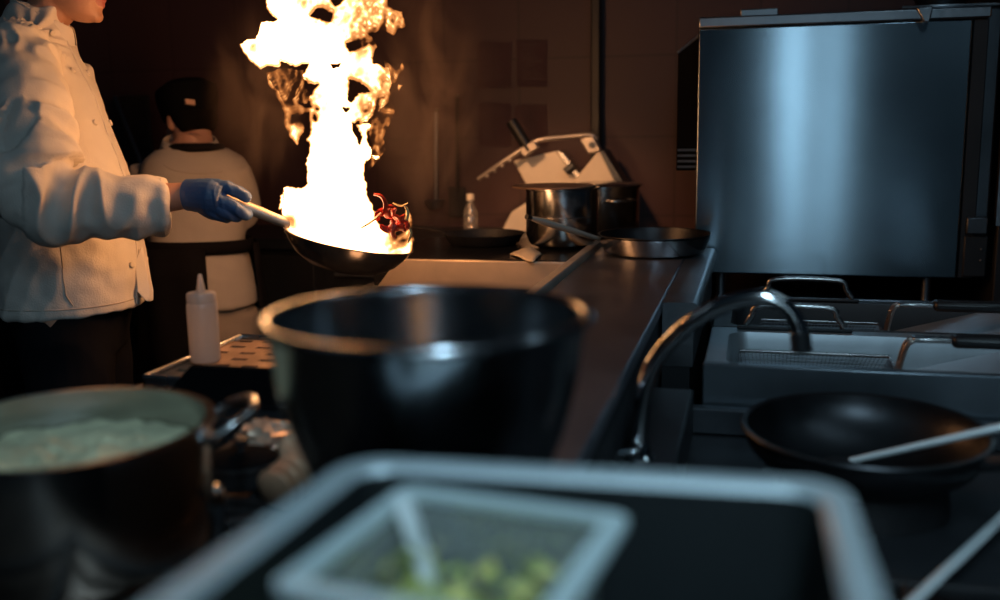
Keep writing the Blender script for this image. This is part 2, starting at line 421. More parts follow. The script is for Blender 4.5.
rim = MB()
for a, c in (((px0, py0), (px1, py0)), ((px1, py0), (px1, py1)), ((px1, py1), (px0, py1)), ((px0, py1), (px0, py0))):
    rim.tube([(*a, pz + .004), (*c, pz + .004)], .006, 10)
    lo = MB(); x0, x1 = sorted((a[0], c[0])); y0, y1 = sorted((a[1], c[1]))
    rim.box((x0 - .003, y0 - .003, .824), (x1 + .003, y1 + .003, pz + .003))
rim.build('rim', M['steel'], pt_)

# squeeze bottle
bp = V((-.962, 1.585, pz + .0005))
sq = thing('squeeze_bottle', bp, 'frosted squeeze bottle with cone nozzle standing on the perforated tray', 'bottle')
MB().lathe([(.024, 0), (.027, .003), (.0275, .10), (.0265, .108), (.023, .112), (.0, .112)], bp, None, 32).build('body', M['squeeze'], sq)
cp = MB().lathe([(.0255, .109), (.0262, .111), (.0262, .124), (.024, .127), (.012, .129), (.0, .129)], bp, None, 32).build('cap', M['squeeze'], sq)
MB().lathe([(.0085, .128), (.0065, .14), (.0035, .158), (.0025, .160), (0, .160)], bp, None, 20).build('nozzle', M['squeeze'], cp)

# mid burner unit under the flame
mr_ = thing('burner_range', (-.74, 2.14, 0), 'open burner range in front of the lit steel upstand, under the flaming pan', 'range')
MB().box((-1.04, 1.795, .05), (XR, 2.495, .76)).build('cabinet', M['dark'], mr_)
MB().box((-1.045, 1.795, .76), (XR, 2.495, .785)).build('hob_deck', M['steel_dark'], mr_, bevel=.004)
for cx in (-.86, -.6):
    for cy in (1.97, 2.32): burner(cx, cy, .786, mr_)
    for cy in (1.97, 2.32): grate(cx - .12, cx + .12, cy - .165, cy + .165, .786, .835, mr_)
for cy in (1.9, 2.07, 2.24, 2.4): knob(mr_, (-1.045, cy, .71))
for x in (-1.0, XR - .04):
    for y in (1.84, 2.45): MB().tube([(x, y, 0), (x, y, .05)], .02, 10).build('foot', M['black'], mr_)

# rear cooktop: steel upstand and black top
rc = thing('rear_cooktop', (-.7, 2.73, 0), 'black topped cooktop with lit steel front, carrying the steel pot', 'cooktop')
MB().box((-1.03, 2.51, .05), (XR, 3.0, .83)).build('cabinet', M['dark'], rc)
MB().prism([V((-.985, 2.505, .832)), V((XR, 2.505, .832)), V((XR, 2.505, .908)), V((-.925, 2.505, .908))], (0, .012, 0)).build('upstand', mat('firelit_upstand_steel', (.72, .55, .40), .4, .6, .12, 10), rc, bevel=.003)  # firelight's orange mixed into the steel's own colour
MB().box((-1.0, 2.517, .832), (XR, 3.0, .91)).build('hob_top', M['glassblack'], rc, bevel=.003)
MB().box((-1.0, 2.55, 0), (XR - .02, 2.95, .05)).build('plinth', M['black'], rc)

# ------------------------------------------------------------------ pots on the rear cooktop
def pot_profile(r, h, t=.003, br=.02, lip=.006):
    o = [(0, 0), (r - br, 0), (r - br * .3, br * .3), (r, br), (r, h - .002), (r + lip, h), (r + lip, h + .004), (r - t, h + .004)]
    return o + [(r - t, br), (r - br, t + .001), (0, t)]
c = at_z(566, 250, .91); c = V((-.533, 2.80, .911))
pf = thing('stock_pot', c, 'tall shiny steel pot on the rear cooktop, directly before the slicer', 'pot')
MB().lathe(pot_profile(.102, .165, br=.036), c, None, 64).build('body', M['steel_pot'], pf)
MB().lathe([(.1025, .088), (.1035, .089), (.1035, .091), (.1025, .092)], c, None, 64, closed=True).build('band', M['steel'], pf)
lc = c + V((-.025, 0, .1695)); l = MB().lathe([(0, 0), (.116, 0), (.118, .002), (.116, .005), (.03, .007), (0, .007)], lc, None, 48).build('lid', M['brownboard'], pf)
for sx in (-1, 1):
    MB().tube([c + V((sx * .03, -.094, .165)), c + V((sx * .03, -.12, .168)), c + V((0, -.125, .168))], .005, 8).build('handle', M['steel'], pf) if False else None
c2 = V((-.515, 3.47, .851))
pb = thing('lidded_pot', c2, 'second steel pot with a side handle, half hidden behind the tall pot', 'pot')
MB().lathe(pot_profile(.125, .185), c2, None, 64).build('body', M['steel_pot'], pb)
ld2 = MB().lathe([(0, .012), (.05, .011), (.133, .004), (.137, .001), (.137, -.002), (0, -.002)], c2 + V((0, 0, .192)), None, 64).build('lid', M['steel_pot'], pb)
hp = []
for k in range(9):
    a = math.radians(-76 + 50 * k / 8); rr = .126 + .028 * math.sin(PI * k / 8) ** .5; hp.append(c2 + V((rr * math.cos(a), rr * math.sin(a), .145)))
MB().tube(hp, .0055, 10, smooth=3).build('handle', M['steel'], pb)

# frying pan on the ledge
c = V((-.262, 2.70, .911))
fp = thing('frying_pan', c, 'shallow steel frying pan resting on the far end of the ledge', 'pan')
MB().lathe([(0, 0), (.115, 0), (.132, .006), (.146, .04), (.148, .05), (.151, .052), (.150, .054), (.1455, .053), (.143, .042), (.129, .010), (.112, .004), (0, .004)], c, None, 72).build('pan_body', M['carbon'], fp)
MB().lathe([(.116, .0), (.1335, .0055), (.1475, .04), (.1495, .048), (.1485, .049), (.1465, .041), (.1325, .0065), (.116, .001)], c, None, 72, closed=True).build('outer_wall', M['steel_pot'], fp)
h0 = at_z(605, 237, .95); h0 = c + V((-.148, -.012, .036)); h1 = at_d(570, 230, 2.60); h2 = at_d(531, 218, 2.50)
hn = MB().tube([h0 + V((.006, 0, 0)), h0 * .6 + h1 * .4, h1, h2 * .7 + h1 * .3, h2], [.008, .009, .011, .012, .007], 12, smooth=4, flat=.75).build('handle', M['handle_alu'], fp)
MB().tube([h2, h2 + (h2 - h1).normalized() * .016], [.006, .007], 10).build('hanging_loop', M['black'], hn)

# black pan and cream cloth on cooktop
c = V((-.775, 2.84, .911))
bpn = thing('black_skillet', c, 'black skillet lying on the rear cooktop left of the tall pot', 'pan')
MB().lathe([(0, 0), (.095, 0), (.105, .006), (.118, .03), (.120, .032), (.114, .031), (.102, .008), (0, .005)], c, None, 56).build('pan_body', M['iron'], bpn)
MB().tube([c + V((-.115, .02, .027)), c + V((-.2, .04, .04)), c + V((-.29, .06, .045))], [.008, .009, .011], 10, smooth=3, flat=.6).build('handle', M['iron'], bpn)
q = [at_z(510, 254, .914), at_z(531, 247, .914), at_z(541, 254, .914), at_z(533, 262, .914), at_z(524, 260, .914)]
cl = MB(); n = 10
def bil(u, v):
    a = q[0] * (1 - u) + q[3] * u; b_ = q[1] * (1 - u) + q[2] * u; p = a * (1 - v) + b_ * v
    return p + V((0, 0, .008 * math.sin(PI * u) * math.sin(PI * v) + .004 * mnoise.noise(p * 40)))
grid = [[bil(i / n, j / n) for j in range(n + 1)] for i in range(n + 1)]
cl.loft(grid, False, closed=False)
o = cl.build('folded_cloth', M['clothm'], origin=q[0], solid=.004)
tag(o, 'small cream cloth lying between the black skillet and the tall pot', 'cloth')

# ------------------------------------------------------------------ vegetable slicer
YS = 3.66
def P(px, py, y=YS): return at_y(px, py, y)
sl = thing('vegetable_slicer', (-.8, YS, .851), 'cream vegetable slicer with a long lever arm, standing behind the pots', 'slicer')
base = MB().prism([P(500, 237), P(503, 228), P(511, 212), P(532, 199), P(575, 196), P(598, 205), P(602, 238)], (0, .12, 0))
for v in base.v: v.z = max(v.z, .852)
base.build('motor_base', M['cream'], sl, bevel=.008)
MB().prism([P(513, 161), P(556, 151), P(577, 178), P(560, 200), P(534, 200)], (0, .11, 0)).build('hopper', M['cream'], sl, bevel=.006)
MB().prism([P(556.5, 151, YS - .006), P(562, 152, YS - .006), P(583, 178, YS - .006), P(578, 181, YS - .006)], (0, .12, 0)).build('hopper_edge', M['steel'], sl, bevel=.002)
MB().prism([P(572, 183, YS - .03), P(599, 150, YS - .03), P(617, 184, YS - .03), P(600, 200, YS - .03)], (0, .14, 0)).build('disc_cover', M['cream'], sl, bevel=.006)
MB().prism([P(599, 150, YS - .032), P(604, 151, YS - .032), P(626, 186, YS - .032), P(617, 186, YS - .032)], (0, .15, 0)).build('cover_edge', M['steel_dark'], sl, bevel=.002)
lk = MB().prism([P(579, 139, YS - .04), P(593, 136, YS - .04), P(601, 151, YS - .04), P(588, 154, YS - .04)], (0, .05, 0)).build('lever_bracket', M['castalu'], sl, bevel=.005)
MB().lathe([(.011, 0), (.011, .008), (0, .008)], P(592, 145, YS - .041), frame((0, -1, 0), (1, 0, 0)), 20).build('pivot_bolt', M['steel_dark'], lk)
lv = MB().tube([P(478, 179, YS - .06), P(500, 164, YS - .06), P(524, 148, YS - .05), P(540, 140, YS - .045), P(565, 137, YS - .03), P(590, 135, YS - .02), P(597, 139, YS - .015)], [.009, .010, .011, .011, .0105, .0105, .009], 12, smooth=5, flat=.8).build('lever_arm', M['castalu'], sl)
for k in range(4):
    p = P(487 + k * 7.5, 176 - k * 5.2, YS - .06); MB().ball(p, .008, seg=10).build('grip_bump', M['castalu'], lv)
MB().prism([P(518, 149, YS - .07), P(533, 141, YS - .07), P(538, 147, YS - .07), P(524, 157, YS - .07)], (0, .05, 0)).build('pusher_bracket', M['castalu'], sl, bevel=.003)
ps = MB().tube([P(511, 121, YS - .05), P(530, 151, YS - .05)], .021, 20).build('pusher', M['black'], sl, bevel=.003)
MB().tube([P(566, 172, YS - .02), P(574, 165, YS - .02)], .016, 16).build('lock_knob', M['steel_dark'], sl)

# clear bottle on back counter
c = at_y(471, 235, 3.5); c.z = .851
wb = thing('water_bottle', c, 'small clear plastic bottle with white cap on the back counter', 'bottle')
MB().lathe([(.02, 0), (.026, .004), (.027, .03), (.025, .034), (.027, .038), (.027, .07), (.025, .074), (.027, .078), (.026, .095), (.012, .125), (.011, .138), (0, .138)], c, None, 28).build('body', M['pet'], wb)
MB().lathe([(.0145, .134), (.0145, .155), (.013, .157), (0, .157)], c, None, 24).build('cap', M['cream'], wb)

# ------------------------------------------------------------------ combi oven
YO = 2.85
ov = thing('combi_oven', (.2, 3.2, .745), 'large oven with a wide brushed steel door at the right', 'oven')
OX0, OX1, OZ0, OZ1 = -.163, .536, .836, 1.535
MB().box((OX0 + .004, YO + .03, OZ0 + .01), (.60, YO + .70, OZ1)).build('body', M['steel_dark'], ov, bevel=.006)
dr = MB().box((OX0, YO, OZ0), (OX1 - .012, YO + .032, OZ1 - .03)).build('door', M['steel_brushed'], ov, bevel=.004)
MB().box((OX0, YO - .006, OZ1 - .028), (OX1 + .03, YO + .04, OZ1)).build('top_trim', M['steel_dull'], ov, bevel=.004)
MB().box((OX1 - .009, YO + .004, OZ0), (OX1 + .028, YO + .03, OZ1 - .03)).build('frame_post', M['dark'], ov, bevel=.003)
br = MB().prism([V((.385, YO - .02, OZ1 + .002)), V((.425, YO - .02, OZ1 + .002)), V((.418, YO - .02, OZ1 - .035)), V((.405, YO - .02, OZ1 - .035))], (0, .03, 0)).build('door_latch', M['steel_dull'], ov, bevel=.003)
hg = MB().box((OX1 + .003, YO - .012, .955), (OX1 + .055, YO + .03, 1.0)).build('hinge', M['steel_dark'], ov, bevel=.004)
MB().box((OX1 + .002, YO + .0, OZ0 + .004), (OX1 + .06, YO + .02, .95)).build('hinge_cover', M['dark'], ov, bevel=.004)
for k in range(2): MB().ball((OX1 + .045, YO - .001, .885 + .03 * k), .004, seg=8).build('screw', M['steel_dull'], ov)
for lx, ly in ((-.09, YO + .06), (.46, YO + .06), (-.09, YO + .6), (.46, YO + .6)):
    MB().lathe([(.016, 0), (.016, .01), (.012, .012), (.012, .11), (0, .11)], (lx, ly, .7455), None, 16).build('leg', M['steel_dull'], ov)
# vented side box
za, zb = 1.118, 1.50
vb = MB().prism([V((-.225, 0, za)), V((OX0 + .003, 0, za)), V((OX0 + .003, 0, zb)), V((-.225, 0, zb - .05))], (0, .14, 0))
for v in vb.v: v.y += YO + .10
vbo = vb.build('side_vent_box', M['matte_black'], ov, bevel=.003)
MB().tube([V((-.226, YO + .099, zb - .05)), V((OX0 + .002, YO + .099, zb))], .004, 8).build('edge_trim', M['steel_dull'], vbo)
for k in range(4): MB().box((-.222, YO + .094, za + .008 + k * .016), (OX0 - .002, YO + .10, za + .014 + k * .016)).build('vent_slat', M['steel_dark'], vbo)
# stand
os_ = thing('oven_stand', (.2, 3.2, 0), 'dark stand beneath the large brushed steel oven', 'stand')
MB().box((-.108, YO - .20, .72), (.60, YO + .72, .745)).build('shelf', M['steel_dark'], os_, bevel=.003)
for lx in (-.085, .575):
    for ly in (YO - .17, YO + .68): MB().box((lx - .02, ly - .02, 0), (lx + .02, ly + .02, .72)).build('leg', M['steel_dark'], os_)
# on top of the oven
MB().box((-.055, YO + .05, OZ1 + .001), (.045, YO + .14, OZ1 + .022)).build('small_box', M['steel_dull'], origin=(0, YO + .1, OZ1), bevel=.003)
tag(bpy.data.objects['small_box'], 'small flat metal box lying on top of the oven', 'box')
c = V((.47, YO + .16, OZ1 + .001))
o = MB().lathe([(0, 0), (.035, 0), (.06, .02), (.085, .065), (.088, .067), (.083, .067), (.057, .022), (.033, .004), (0, .004)], c, None, 40).build('steel_bowl', M['chrome'], origin=c)
tag(o, 'shiny small bowl standing on top of the oven near its right corner', 'bowl')
o = MB().tube([(.36, YO + .05, OZ1 + .008), (.45, YO + .03, OZ1 + .007), (.55, YO + .05, OZ1 + .008), (.62, YO + .06, OZ1 + .008)], .006, 8, smooth=5).build('cable', M['steel_dull'], origin=(.5, YO + .04, OZ1))
tag(o, 'thin grey cable lying along the top right edge of the oven', 'cable')
# tall appliance right of oven
ta = thing('tall_cabinet', (.80, 3.0, 0), 'dark tall steel cabinet at the right edge beside the oven', 'cabinet')
MB().box((.612, YO - .02, .02), (1.2, YO + .7, 2.0)).build('body', M['dark'], ta, bevel=.004)
MB().box((.606, YO - .027, .98), (.622, YO - .019, 1.99)).build('edge_strip', M['steel_dull'], ta)
MB().tube([(.70, YO - .05, 1.05), (.70, YO - .05, 1.45)], .01, 10).build('handle', M['steel_dull'], ta)

# ------------------------------------------------------------------ fryers
def rr_rect(x0, x1, y0, y1, r, z, n=6):
    out = []
    for cx, cy, a0 in ((x1 - r, y1 - r, 0), (x0 + r, y1 - r, 90), (x0 + r, y0 + r, 180), (x1 - r, y0 + r, 270)):
        for k in range(n + 1):
            a = math.radians(a0 + 90 * k / n); out.append(V((cx + r * math.cos(a), cy + r * math.sin(a), z)))
    return out
def fryer(y0, y1, zt, label, lid):
    t = thing('deep_fryer', (.25, (y0 + y1) / 2, 0), label, 'fryer', 'pair of deep fryers')
    X0, X1 = -.083, .62
    MB().box((X0, y0, .03), (X1, y1, zt - .13)).build('cabinet', M['dark'], t)
    wx0, wx1, wy0, wy1 = -.045, .55, y0 + .012, y1 - .045
    rings = [rr_rect(X0, X1, y0, y1, .006, zt - .13), rr_rect(X0, X1, y0, y1, .006, zt - .004), rr_rect(X0 + .003, X1 - .003, y0 + .003, y1 - .003, .006, zt),
             rr_rect(wx0, wx1, wy0, wy1, .04, zt), rr_rect(wx0 + .006, wx1 - .006, wy0 + .006, wy1 - .006, .036, zt - .02),
             rr_rect(wx0 + .012, wx1 - .05, wy0 + .012, wy1 - .012, .034, zt - .10)]
    mb = MB(); mb.loft(rings, False); n = len(rings[0]); mb.add(rings[-1], [tuple(range(n))])
    mb.build('vat', M['fryer_steel'] if not lid else M['dark'], t)
    zo = zt - .085
    MB().add([V((wx0 + .008, wy0 + .008, zo)), V((wx1 - .04, wy0 + .008, zo)), V((wx1 - .04, wy1 - .008, zo)), V((wx0 + .008, wy1 - .008, zo))], [(0, 1, 2, 3)]).build('oil', mat('dark_oil', (.03, .022, .012), .08), t)
    MB().prism([V((.30, wy0 + .01, zt - .07)), V((wx1 - .01, wy0 + .01, zt - .003)), V((wx1 - .01, wy1 - .01, zt - .003)), V((.30, wy1 - .01, zt - .07))], (0, 0, .004)).build('drain_slope', M['fryer_steel'], t)
    return t
FZ = .83
f1 = fryer(1.79, 2.135, FZ, 'nearer deep fryer with a mesh basket in its steel vat', False)
f2 = fryer(2.14, 2.50, FZ, 'farther deep fryer with dark vat, in front of the oven', True)
MB().box((-.083, 1.765, .735), (.62, 1.788, .838)).build('front_plate', mat('front_plate_steel', (.17, .20, .23), .36, .9), f1, bevel=.003)
MB().box((-.083, 2.502, .72), (.62, 2.515, .832)).build('rear_plate', M['steel_dull'], f2, bevel=.002)

def basket(bx0, bx1, by0, by1, zt, zb, hx, hz, label):
    t = thing('fryer_basket', ((bx0 + bx1) / 2, (by0 + by1) / 2, zb), label, 'basket', 'fryer baskets')
    def rect(z, i): return [V((bx0 + i, by0 + i, z)), V((bx1 - i * 2.5, by0 + i, z)), V((bx1 - i * 2.5, by1 - i, z)), V((bx0 + i, by1 - i, z))]
    fr = MB()
    for z, i in ((zt, 0), (zb, .012)):
        r = rect(z, i); fr.tube(r + [r[0]], .0035, 8)
    fr.build('wire_frame', M['steel'], t)
    ms = MB(); w = .0011
    A, B = rect(zt, 0), rect(zb, .012)
    for e in range(4):
        a0, a1, b0, b1 = A[e], A[(e + 1) % 4], B[e], B[(e + 1) % 4]
        n1 = int((a1 - a0).length / .0075); n2 = 8
        for k in range(1, n1):
            u = k / n1; ms.tube([a0.lerp(a1, u), b0.lerp(b1, u)], w, 3, caps=False)
        for k in range(1, n2):
            u = k / n2; ms.tube([a0.lerp(b0, u), a1.lerp(b1, u)], w, 3, caps=False)
    nx_ = int((bx1 - bx0) / .009)
    for k in range(nx_): x = bx0 + .012 + (bx1 - bx0 - .042) * k / nx_; ms.tube([(x, by0 + .012, zb), (x, by1 - .012, zb)], w, 3, caps=False)
    for k in range(14): y = by0 + .012 + (by1 - by0 - .024) * k / 14; ms.tube([(bx0 + .012, y, zb), (bx1 - .03, y, zb)], w, 3, caps=False)
    ms.build('wire_mesh', M['steel_dark'], t)
    yc = (by0 + by1) / 2 - .02
    h = MB()
    for s in (-.011, .011):
        h.tube([(bx1 - .002, yc + s, zt - .05), (bx1 + .0, yc + s, zt), (bx1 + .012, yc + s, hz - .012), (bx1 + .026, yc + s, hz)], .0045, 8, smooth=3)
    ho = h.build('handle_bracket', mat('warm_steel', (.55, .47, .42), .28, 1.), t)
    MB().box((bx1 + .022, yc - .016, hz - .004), (hx, yc + .016, hz + .005)).build('handle_shank', M['steel'], t, bevel=.003)
    MB().box((hx, yc - .02, hz - .012), (hx + .25, yc + .02, hz + .01)).build('handle_grip', M['black'], t, bevel=.008)
    return t
basket(-.022, .262, 1.825, 2.035, .802, .748, .35, .866, 'nearer wire mesh fryer basket with black grip, in the near vat')
basket(.02, .282, 2.175, 2.40, .795, .748, .375, .866, 'farther fryer basket with black grip, in the dark rear vat')
def bail(cx0, cx1, y, z0, z1, label):
    o = MB().tube([(cx0 - .012, y, z0), (cx0, y, z0 + .5 * (z1 - z0)), (cx0 + .02, y + .004, z1), (cx1 - .02, y + .004, z1), (cx1, y, z0 + .5 * (z1 - z0)), (cx1 + .012, y, z0)], .0075, 12, smooth=5).build('lid_handle', M['steel'], origin=((cx0 + cx1) / 2, y, z0))
    return o
# two upright lids with U handles behind the vats
for y, x0, x1, z1, lab in ((2.472, .035, .215, .882, 'rear'), (2.118, .0, .17, .880, 'front')):
    t = thing('vat_lid', ((x0 + x1) / 2, y, FZ), 'dark vat cover with bright U handle, %s' % ('nearest the oven' if lab == 'rear' else 'between the two fryer vats'), 'lid', 'vat covers')
    MB().box((x0 - .03, y - .010, FZ + .001), (x1 + .03, y + .010, FZ + .008)).build('cover', M['dark'], t, bevel=.003)
    MB().tube([(x0 - .012, y, FZ + .01), (x0, y, FZ + .03), (x0 + .02, y, z1), (x1 - .02, y, z1), (x1, y, FZ + .03), (x1 + .014, y, FZ + .01)], .0065, 12, smooth=5).build('handle', M['steel'], t)

# ------------------------------------------------------------------ right hand wok range
wr = thing('wok_range', (.25, 1.4, 0), 'low dark range under the wok, in front of the fryers', 'range')
MB().box((LX1 + .004, .84, .03), (.75, 1.755, .70)).build('cabinet', M['dark'], wr)
MB().box((LX1 + .004, .835, .70), (.75, 1.755, .715)).build('hob_deck', M['dark'], wr, bevel=.003)
MB().box((LX1 + .004, 1.735, .716), (.75, 1.757, .765)).build('rear_upstand', M['steel_dark'], wr, bevel=.004)
MB().box((LX1 + .004, 1.15, .716), (-.095, 1.73, .80)).build('side_gutter', M['black'], wr, bevel=.004)
burner(.16, 1.46, .716, wr)
MB().lathe([(.10, .0), (.12, .0), (.115, .045), (.098, .045)], (.16, 1.46, .716), None, 40, closed=True).build('wok_ring', M['iron'], wr)
for k in range(3): knob(wr, (.0 + .2 * k, .84, .66), (0, -1, 0))
grate(.02, .34, .86, 1.16, .716, .74, wr)

# wok
c = V((.160, 1.46, .742)); Rw = .167
wk = thing('wok', c, 'wide black wok on the low range in front of the fryers', 'wok')
pr = [(Rw * math.sin(a), .16 * (1 - math.cos(a)) * .55 - .004) for a in [k * PI / 2 / 14 for k in range(15)]]
zc = pr[-1][1]
inn = [(max(0, r - .004), z + .004) for r, z in pr[::-1]]
TL = Matrix.Rotation(math.radians(1), 3, 'X')
MB().lathe(pr + [(Rw + .005, zc + .003), (Rw + .003, zc + .006)] + inn, c, TL, 72).build('bowl', M['carbon'], wk)
MB().tube([c + V((Rw * .8, -Rw * .55, zc - .01)), c + V((Rw * 1.15, -Rw * .85, zc + .015)), c + V((Rw * 1.7, -Rw * 1.35, zc + .05))], [.011, .012, .014], 12, smooth=3).build('handle', M['iron'], wk)
# ladle in the wok
a = at_z(850, 461, .772); b_ = at_z(1003, 427, .842); d_ = (b_ - a)
wl = thing('wok_ladle', a, 'long steel ladle resting in the wok with its handle to the right', 'ladle')
MB().tube([a, a + d_ * .5, b_, a + d_ * 1.6], [.0048, .0055, .0065, .007], 10).build('handle', M['spoon'], wl)
MB().ball(a + V((-.012, .0, -.006)), (.03, .022, .009), Matrix.Rotation(-.2, 3, 'Z')).build('scoop', M['carbon'], wl)
# second utensil at bottom right
a = at_z(905, 609, .748); b_ = at_z(1003, 517, .748)
sk = thing('ladle', a, 'steel handled ladle lying across the low range at the bottom right corner', 'ladle')
MB().tube([a, b_, b_ + (b_ - a) * .8], [.0075, .0075, .006], 12, flat=.6).build('handle', M['spoon'], sk)
e = b_ + (b_ - a) * .8
MB().lathe([(0, -.03), (.03, -.025), (.045, 0), (.042, 0), (.028, -.02), (0, -.026)], e + V((.035, .03, .0)), None, 28).build('ladle_bowl', M['steel'], sk)

# faucet
fc = thing('faucet', (-.146, 1.34, .80), 'curved chrome faucet rising between the ledge and the wok', 'faucet')
fb = V((-.146, 1.34, .8005))
MB().lathe([(.021, 0), (.021, .005), (.016, .009), (.014, .022), (.0125, .026), (0, .026)], fb, None, 28).build('base', M['chrome'], fc)
fpts = [fb + V((0, 0, .02))] + [at_y(x, y, 1.34) for x, y in ((641, 418), (646, 385), (657, 358), (680, 332), (710, 311), (740, 300), (766, 298), (785, 306), (797, 323), (801, 340))]
MB().tube(fpts, .0115, 16, smooth=5).build('spout', M['chrome'], fc)
MB().tube([at_y(800, 332, 1.34), at_y(802, 352, 1.34)], .0135, 16).build('aerator', M['black'], fc)
MB().tube([fb + V((-.012, -.005, .012)), fb + V((-.024, -.03, .016)), fb + V((-.0235, -.06, .022))], [.005, .005, .006], 10).build('lever', M['chrome'], fc)

# ------------------------------------------------------------------ foreground: bowl pot on the ledge
c = at_d(427, 316, .885); zr = c.z; c.z = .9115; H_ = zr - c.z
sp = thing('deep_steel_bowl', c, 'deep round steel bowl with rolled rim on the ledge, in the middle', 'bowl')
Rb = .142
po = [(0, 0), (.066, 0), (.084, .008), (.104, .04), (.121, .085), (.133, .13), (.140, H_ - .006)]
MB().lathe(po + [(.1415, H_ - .002)] + [(.137, H_ - .002), (.137, H_ - .006), (.130, .13), (.118, .085), (.101, .042), (.082, .012), (.064, .004), (0, .004)], c, None, 96).build('body', M['steel_bowl'], sp)
MB().lathe([(Rb + .0055 * math.cos(t), H_ + .0045 * math.sin(t)) for t in [k * 2 * PI / 12 for k in range(12)]], c, None, 96, closed=True).build('rim', M['steel_bowl'], sp)

# left stock pot
c = at_z(66, 424, .95); c.z = .8008
lp = thing('large_stock_pot', c, 'wide steel pot of pale green soup on the near range', 'pot')
Rl = .152
MB().lathe(pot_profile(Rl, .145, .004, .02, .005), c, None, 96).build('body', M['steel_pot'], lp)
for s in (0, PI):
    hp = [c + Matrix.Rotation(s + math.radians(32), 3, 'Z') @ V(q_) for q_ in ((Rl, .045, .128), (Rl + .022, .045, .142), (Rl + .045, .026, .152), (Rl + .048, 0, .154), (Rl + .045, -.026, .152), (Rl + .022, -.045, .142), (Rl, -.045, .128))]
    h = MB().tube(hp, .0055, 12, smooth=5).build('handle', M['steel'], lp)
    for q_ in (hp[0], hp[-1]): MB().ball(q_, (.007, .011, .009), seg=10).build('rivet', M['steel'], h)
sg = MB(); nr_, na = 26, 72; rings = []
for k in range(nr_):
    r = (Rl - .006) * (1 - k / nr_)
    rings.append([c + V((r * math.cos(2 * PI * i / na), r * math.sin(2 * PI * i / na), 0)) for i in range(na)])
for rg in rings:
    for p in rg: 
        dx = (p - c); d2 = dx.y / Rl
        p.z = .903 + .006 * mnoise.fractal(p * 30, 1, 2, 4) + (.006 if d2 > -.05 else 0) * min(1, abs(d2 + .05) * 8) + .004 * mnoise.noise(p * 120)
sg.loft(rings, False); sg.add([rings[-1][i] for i in range(na)], [tuple(range(na))])
o = sg.build('soup', M['soup'], origin=c); tag(o, 'thick pale green soup filling the wide steel pot', 'soup', kind='stuff')

# burnt scraps, foil and ribbed hose next to the pot
def crumple(name, c, s, label, cat, mm, seed, flat=.35):
    mb = MB(); n = 14; rings = []
    for k in range(1, n):
        t = PI * k / n; rg = []
        for i in range(24):
            a = 2 * PI * i / 24; d = V((math.sin(t) * math.cos(a), math.sin(t) * math.sin(a), -math.cos(t)))
            f = 1 + .45 * mnoise.noise(d * 2.2 + V((seed, 0, 0))) + .2 * mnoise.noise(d * 6 + V((0, seed, 0)))
            rg.append(c + V((d.x * s[0] * f, d.y * s[1] * f, d.z * s[2] * f)))
        rings.append(rg)
    mb.loft(rings); zmin = min(p.z for p in mb.v)
    for p in mb.v: p.z += c.z - zmin
    o = mb.build(name, M[mm], origin=c, sharp=25); return tag(o, label, cat)
c = at_z(266, 432, .835); c.z = .80; crumple('foil_scrap', c, (.045, .032, .022), 'crumpled foil coloured as if lit orange on the range behind the pot handle', 'foil', 'foil', 3)
c = at_z(278, 411, .802); crumple('charred_scrap', c, (.022, .02, .012), 'dark charred scrap beside the steel bowl, behind the foil', 'scrap', 'brownboard', 9)
c = at_z(243, 484, .802)
mp_ = thing('lidded_saucepan', c, 'small black lidded pan between the wide soup pot and the tray', 'pan')
MB().lathe([(0, 0), (.038, 0), (.044, .006), (.046, .03), (.049, .032), (.048, .035), (0, .035)], c, None, 40).build('body', M['iron'], mp_)
l2 = MB().lathe([(.048, 0), (.046, .004), (.028, .010), (0, .012)], c + V((0, 0, .035)), None, 40).build('lid', M['matte_black'], mp_)
MB().lathe([(.006, 0), (.005, .006), (.010, .010), (.009, .016), (0, .018)], c + V((0, 0, .0465)), None, 24).build('lid_knob', M['iron'], l2)
hz_ = at_z(303, 462, .83)
hp = [hz_ + V((-.034, .06, -.004)), hz_ + V((-.018, .03, .004)), hz_, hz_ + V((.004, -.04, -.004)), hz_ + V((-.005, -.08, -.012))]
pts, _ = catmull([V(p) for p in hp], [1] * 5, 48); rads = [.020 + .008 * math.sin(i * 2 * PI / 20) for i in range(len(pts))]
for p in pts: p.z = max(p.z, .8)
o = MB().tube(pts, rads, 16).build('ribbed_hose', mat('firelit_hose', (.80, .50, .32), .45, .3), origin=hp[0])  # steel hose; its orange colour stands in for firelight
tag(o, 'short ribbed metal hose coloured as if lit orange between the black pan and steel bowl', 'hose')
c = at_z(213, 487, .86)
cbx = thing('highlight_knob', V((c.x, c.y, .801)), 'small steel knob added to catch orange light beside the soup pot', 'shaker')  # added steel piece standing in for an orange specular highlight
cc = V((c.x, c.y, .801))
MB().lathe([(0, 0), (.012, 0), (.013, .002), (.013, .04), (0, .04)], cc, None, 24).build('body', M['steel_dark'], cbx)
MB().lathe([(.0132, .04), (.0132, .05), (.010, .058), (.004, .062), (0, .062)], cc, None, 24).build('cap', M['chrome'], cbx)

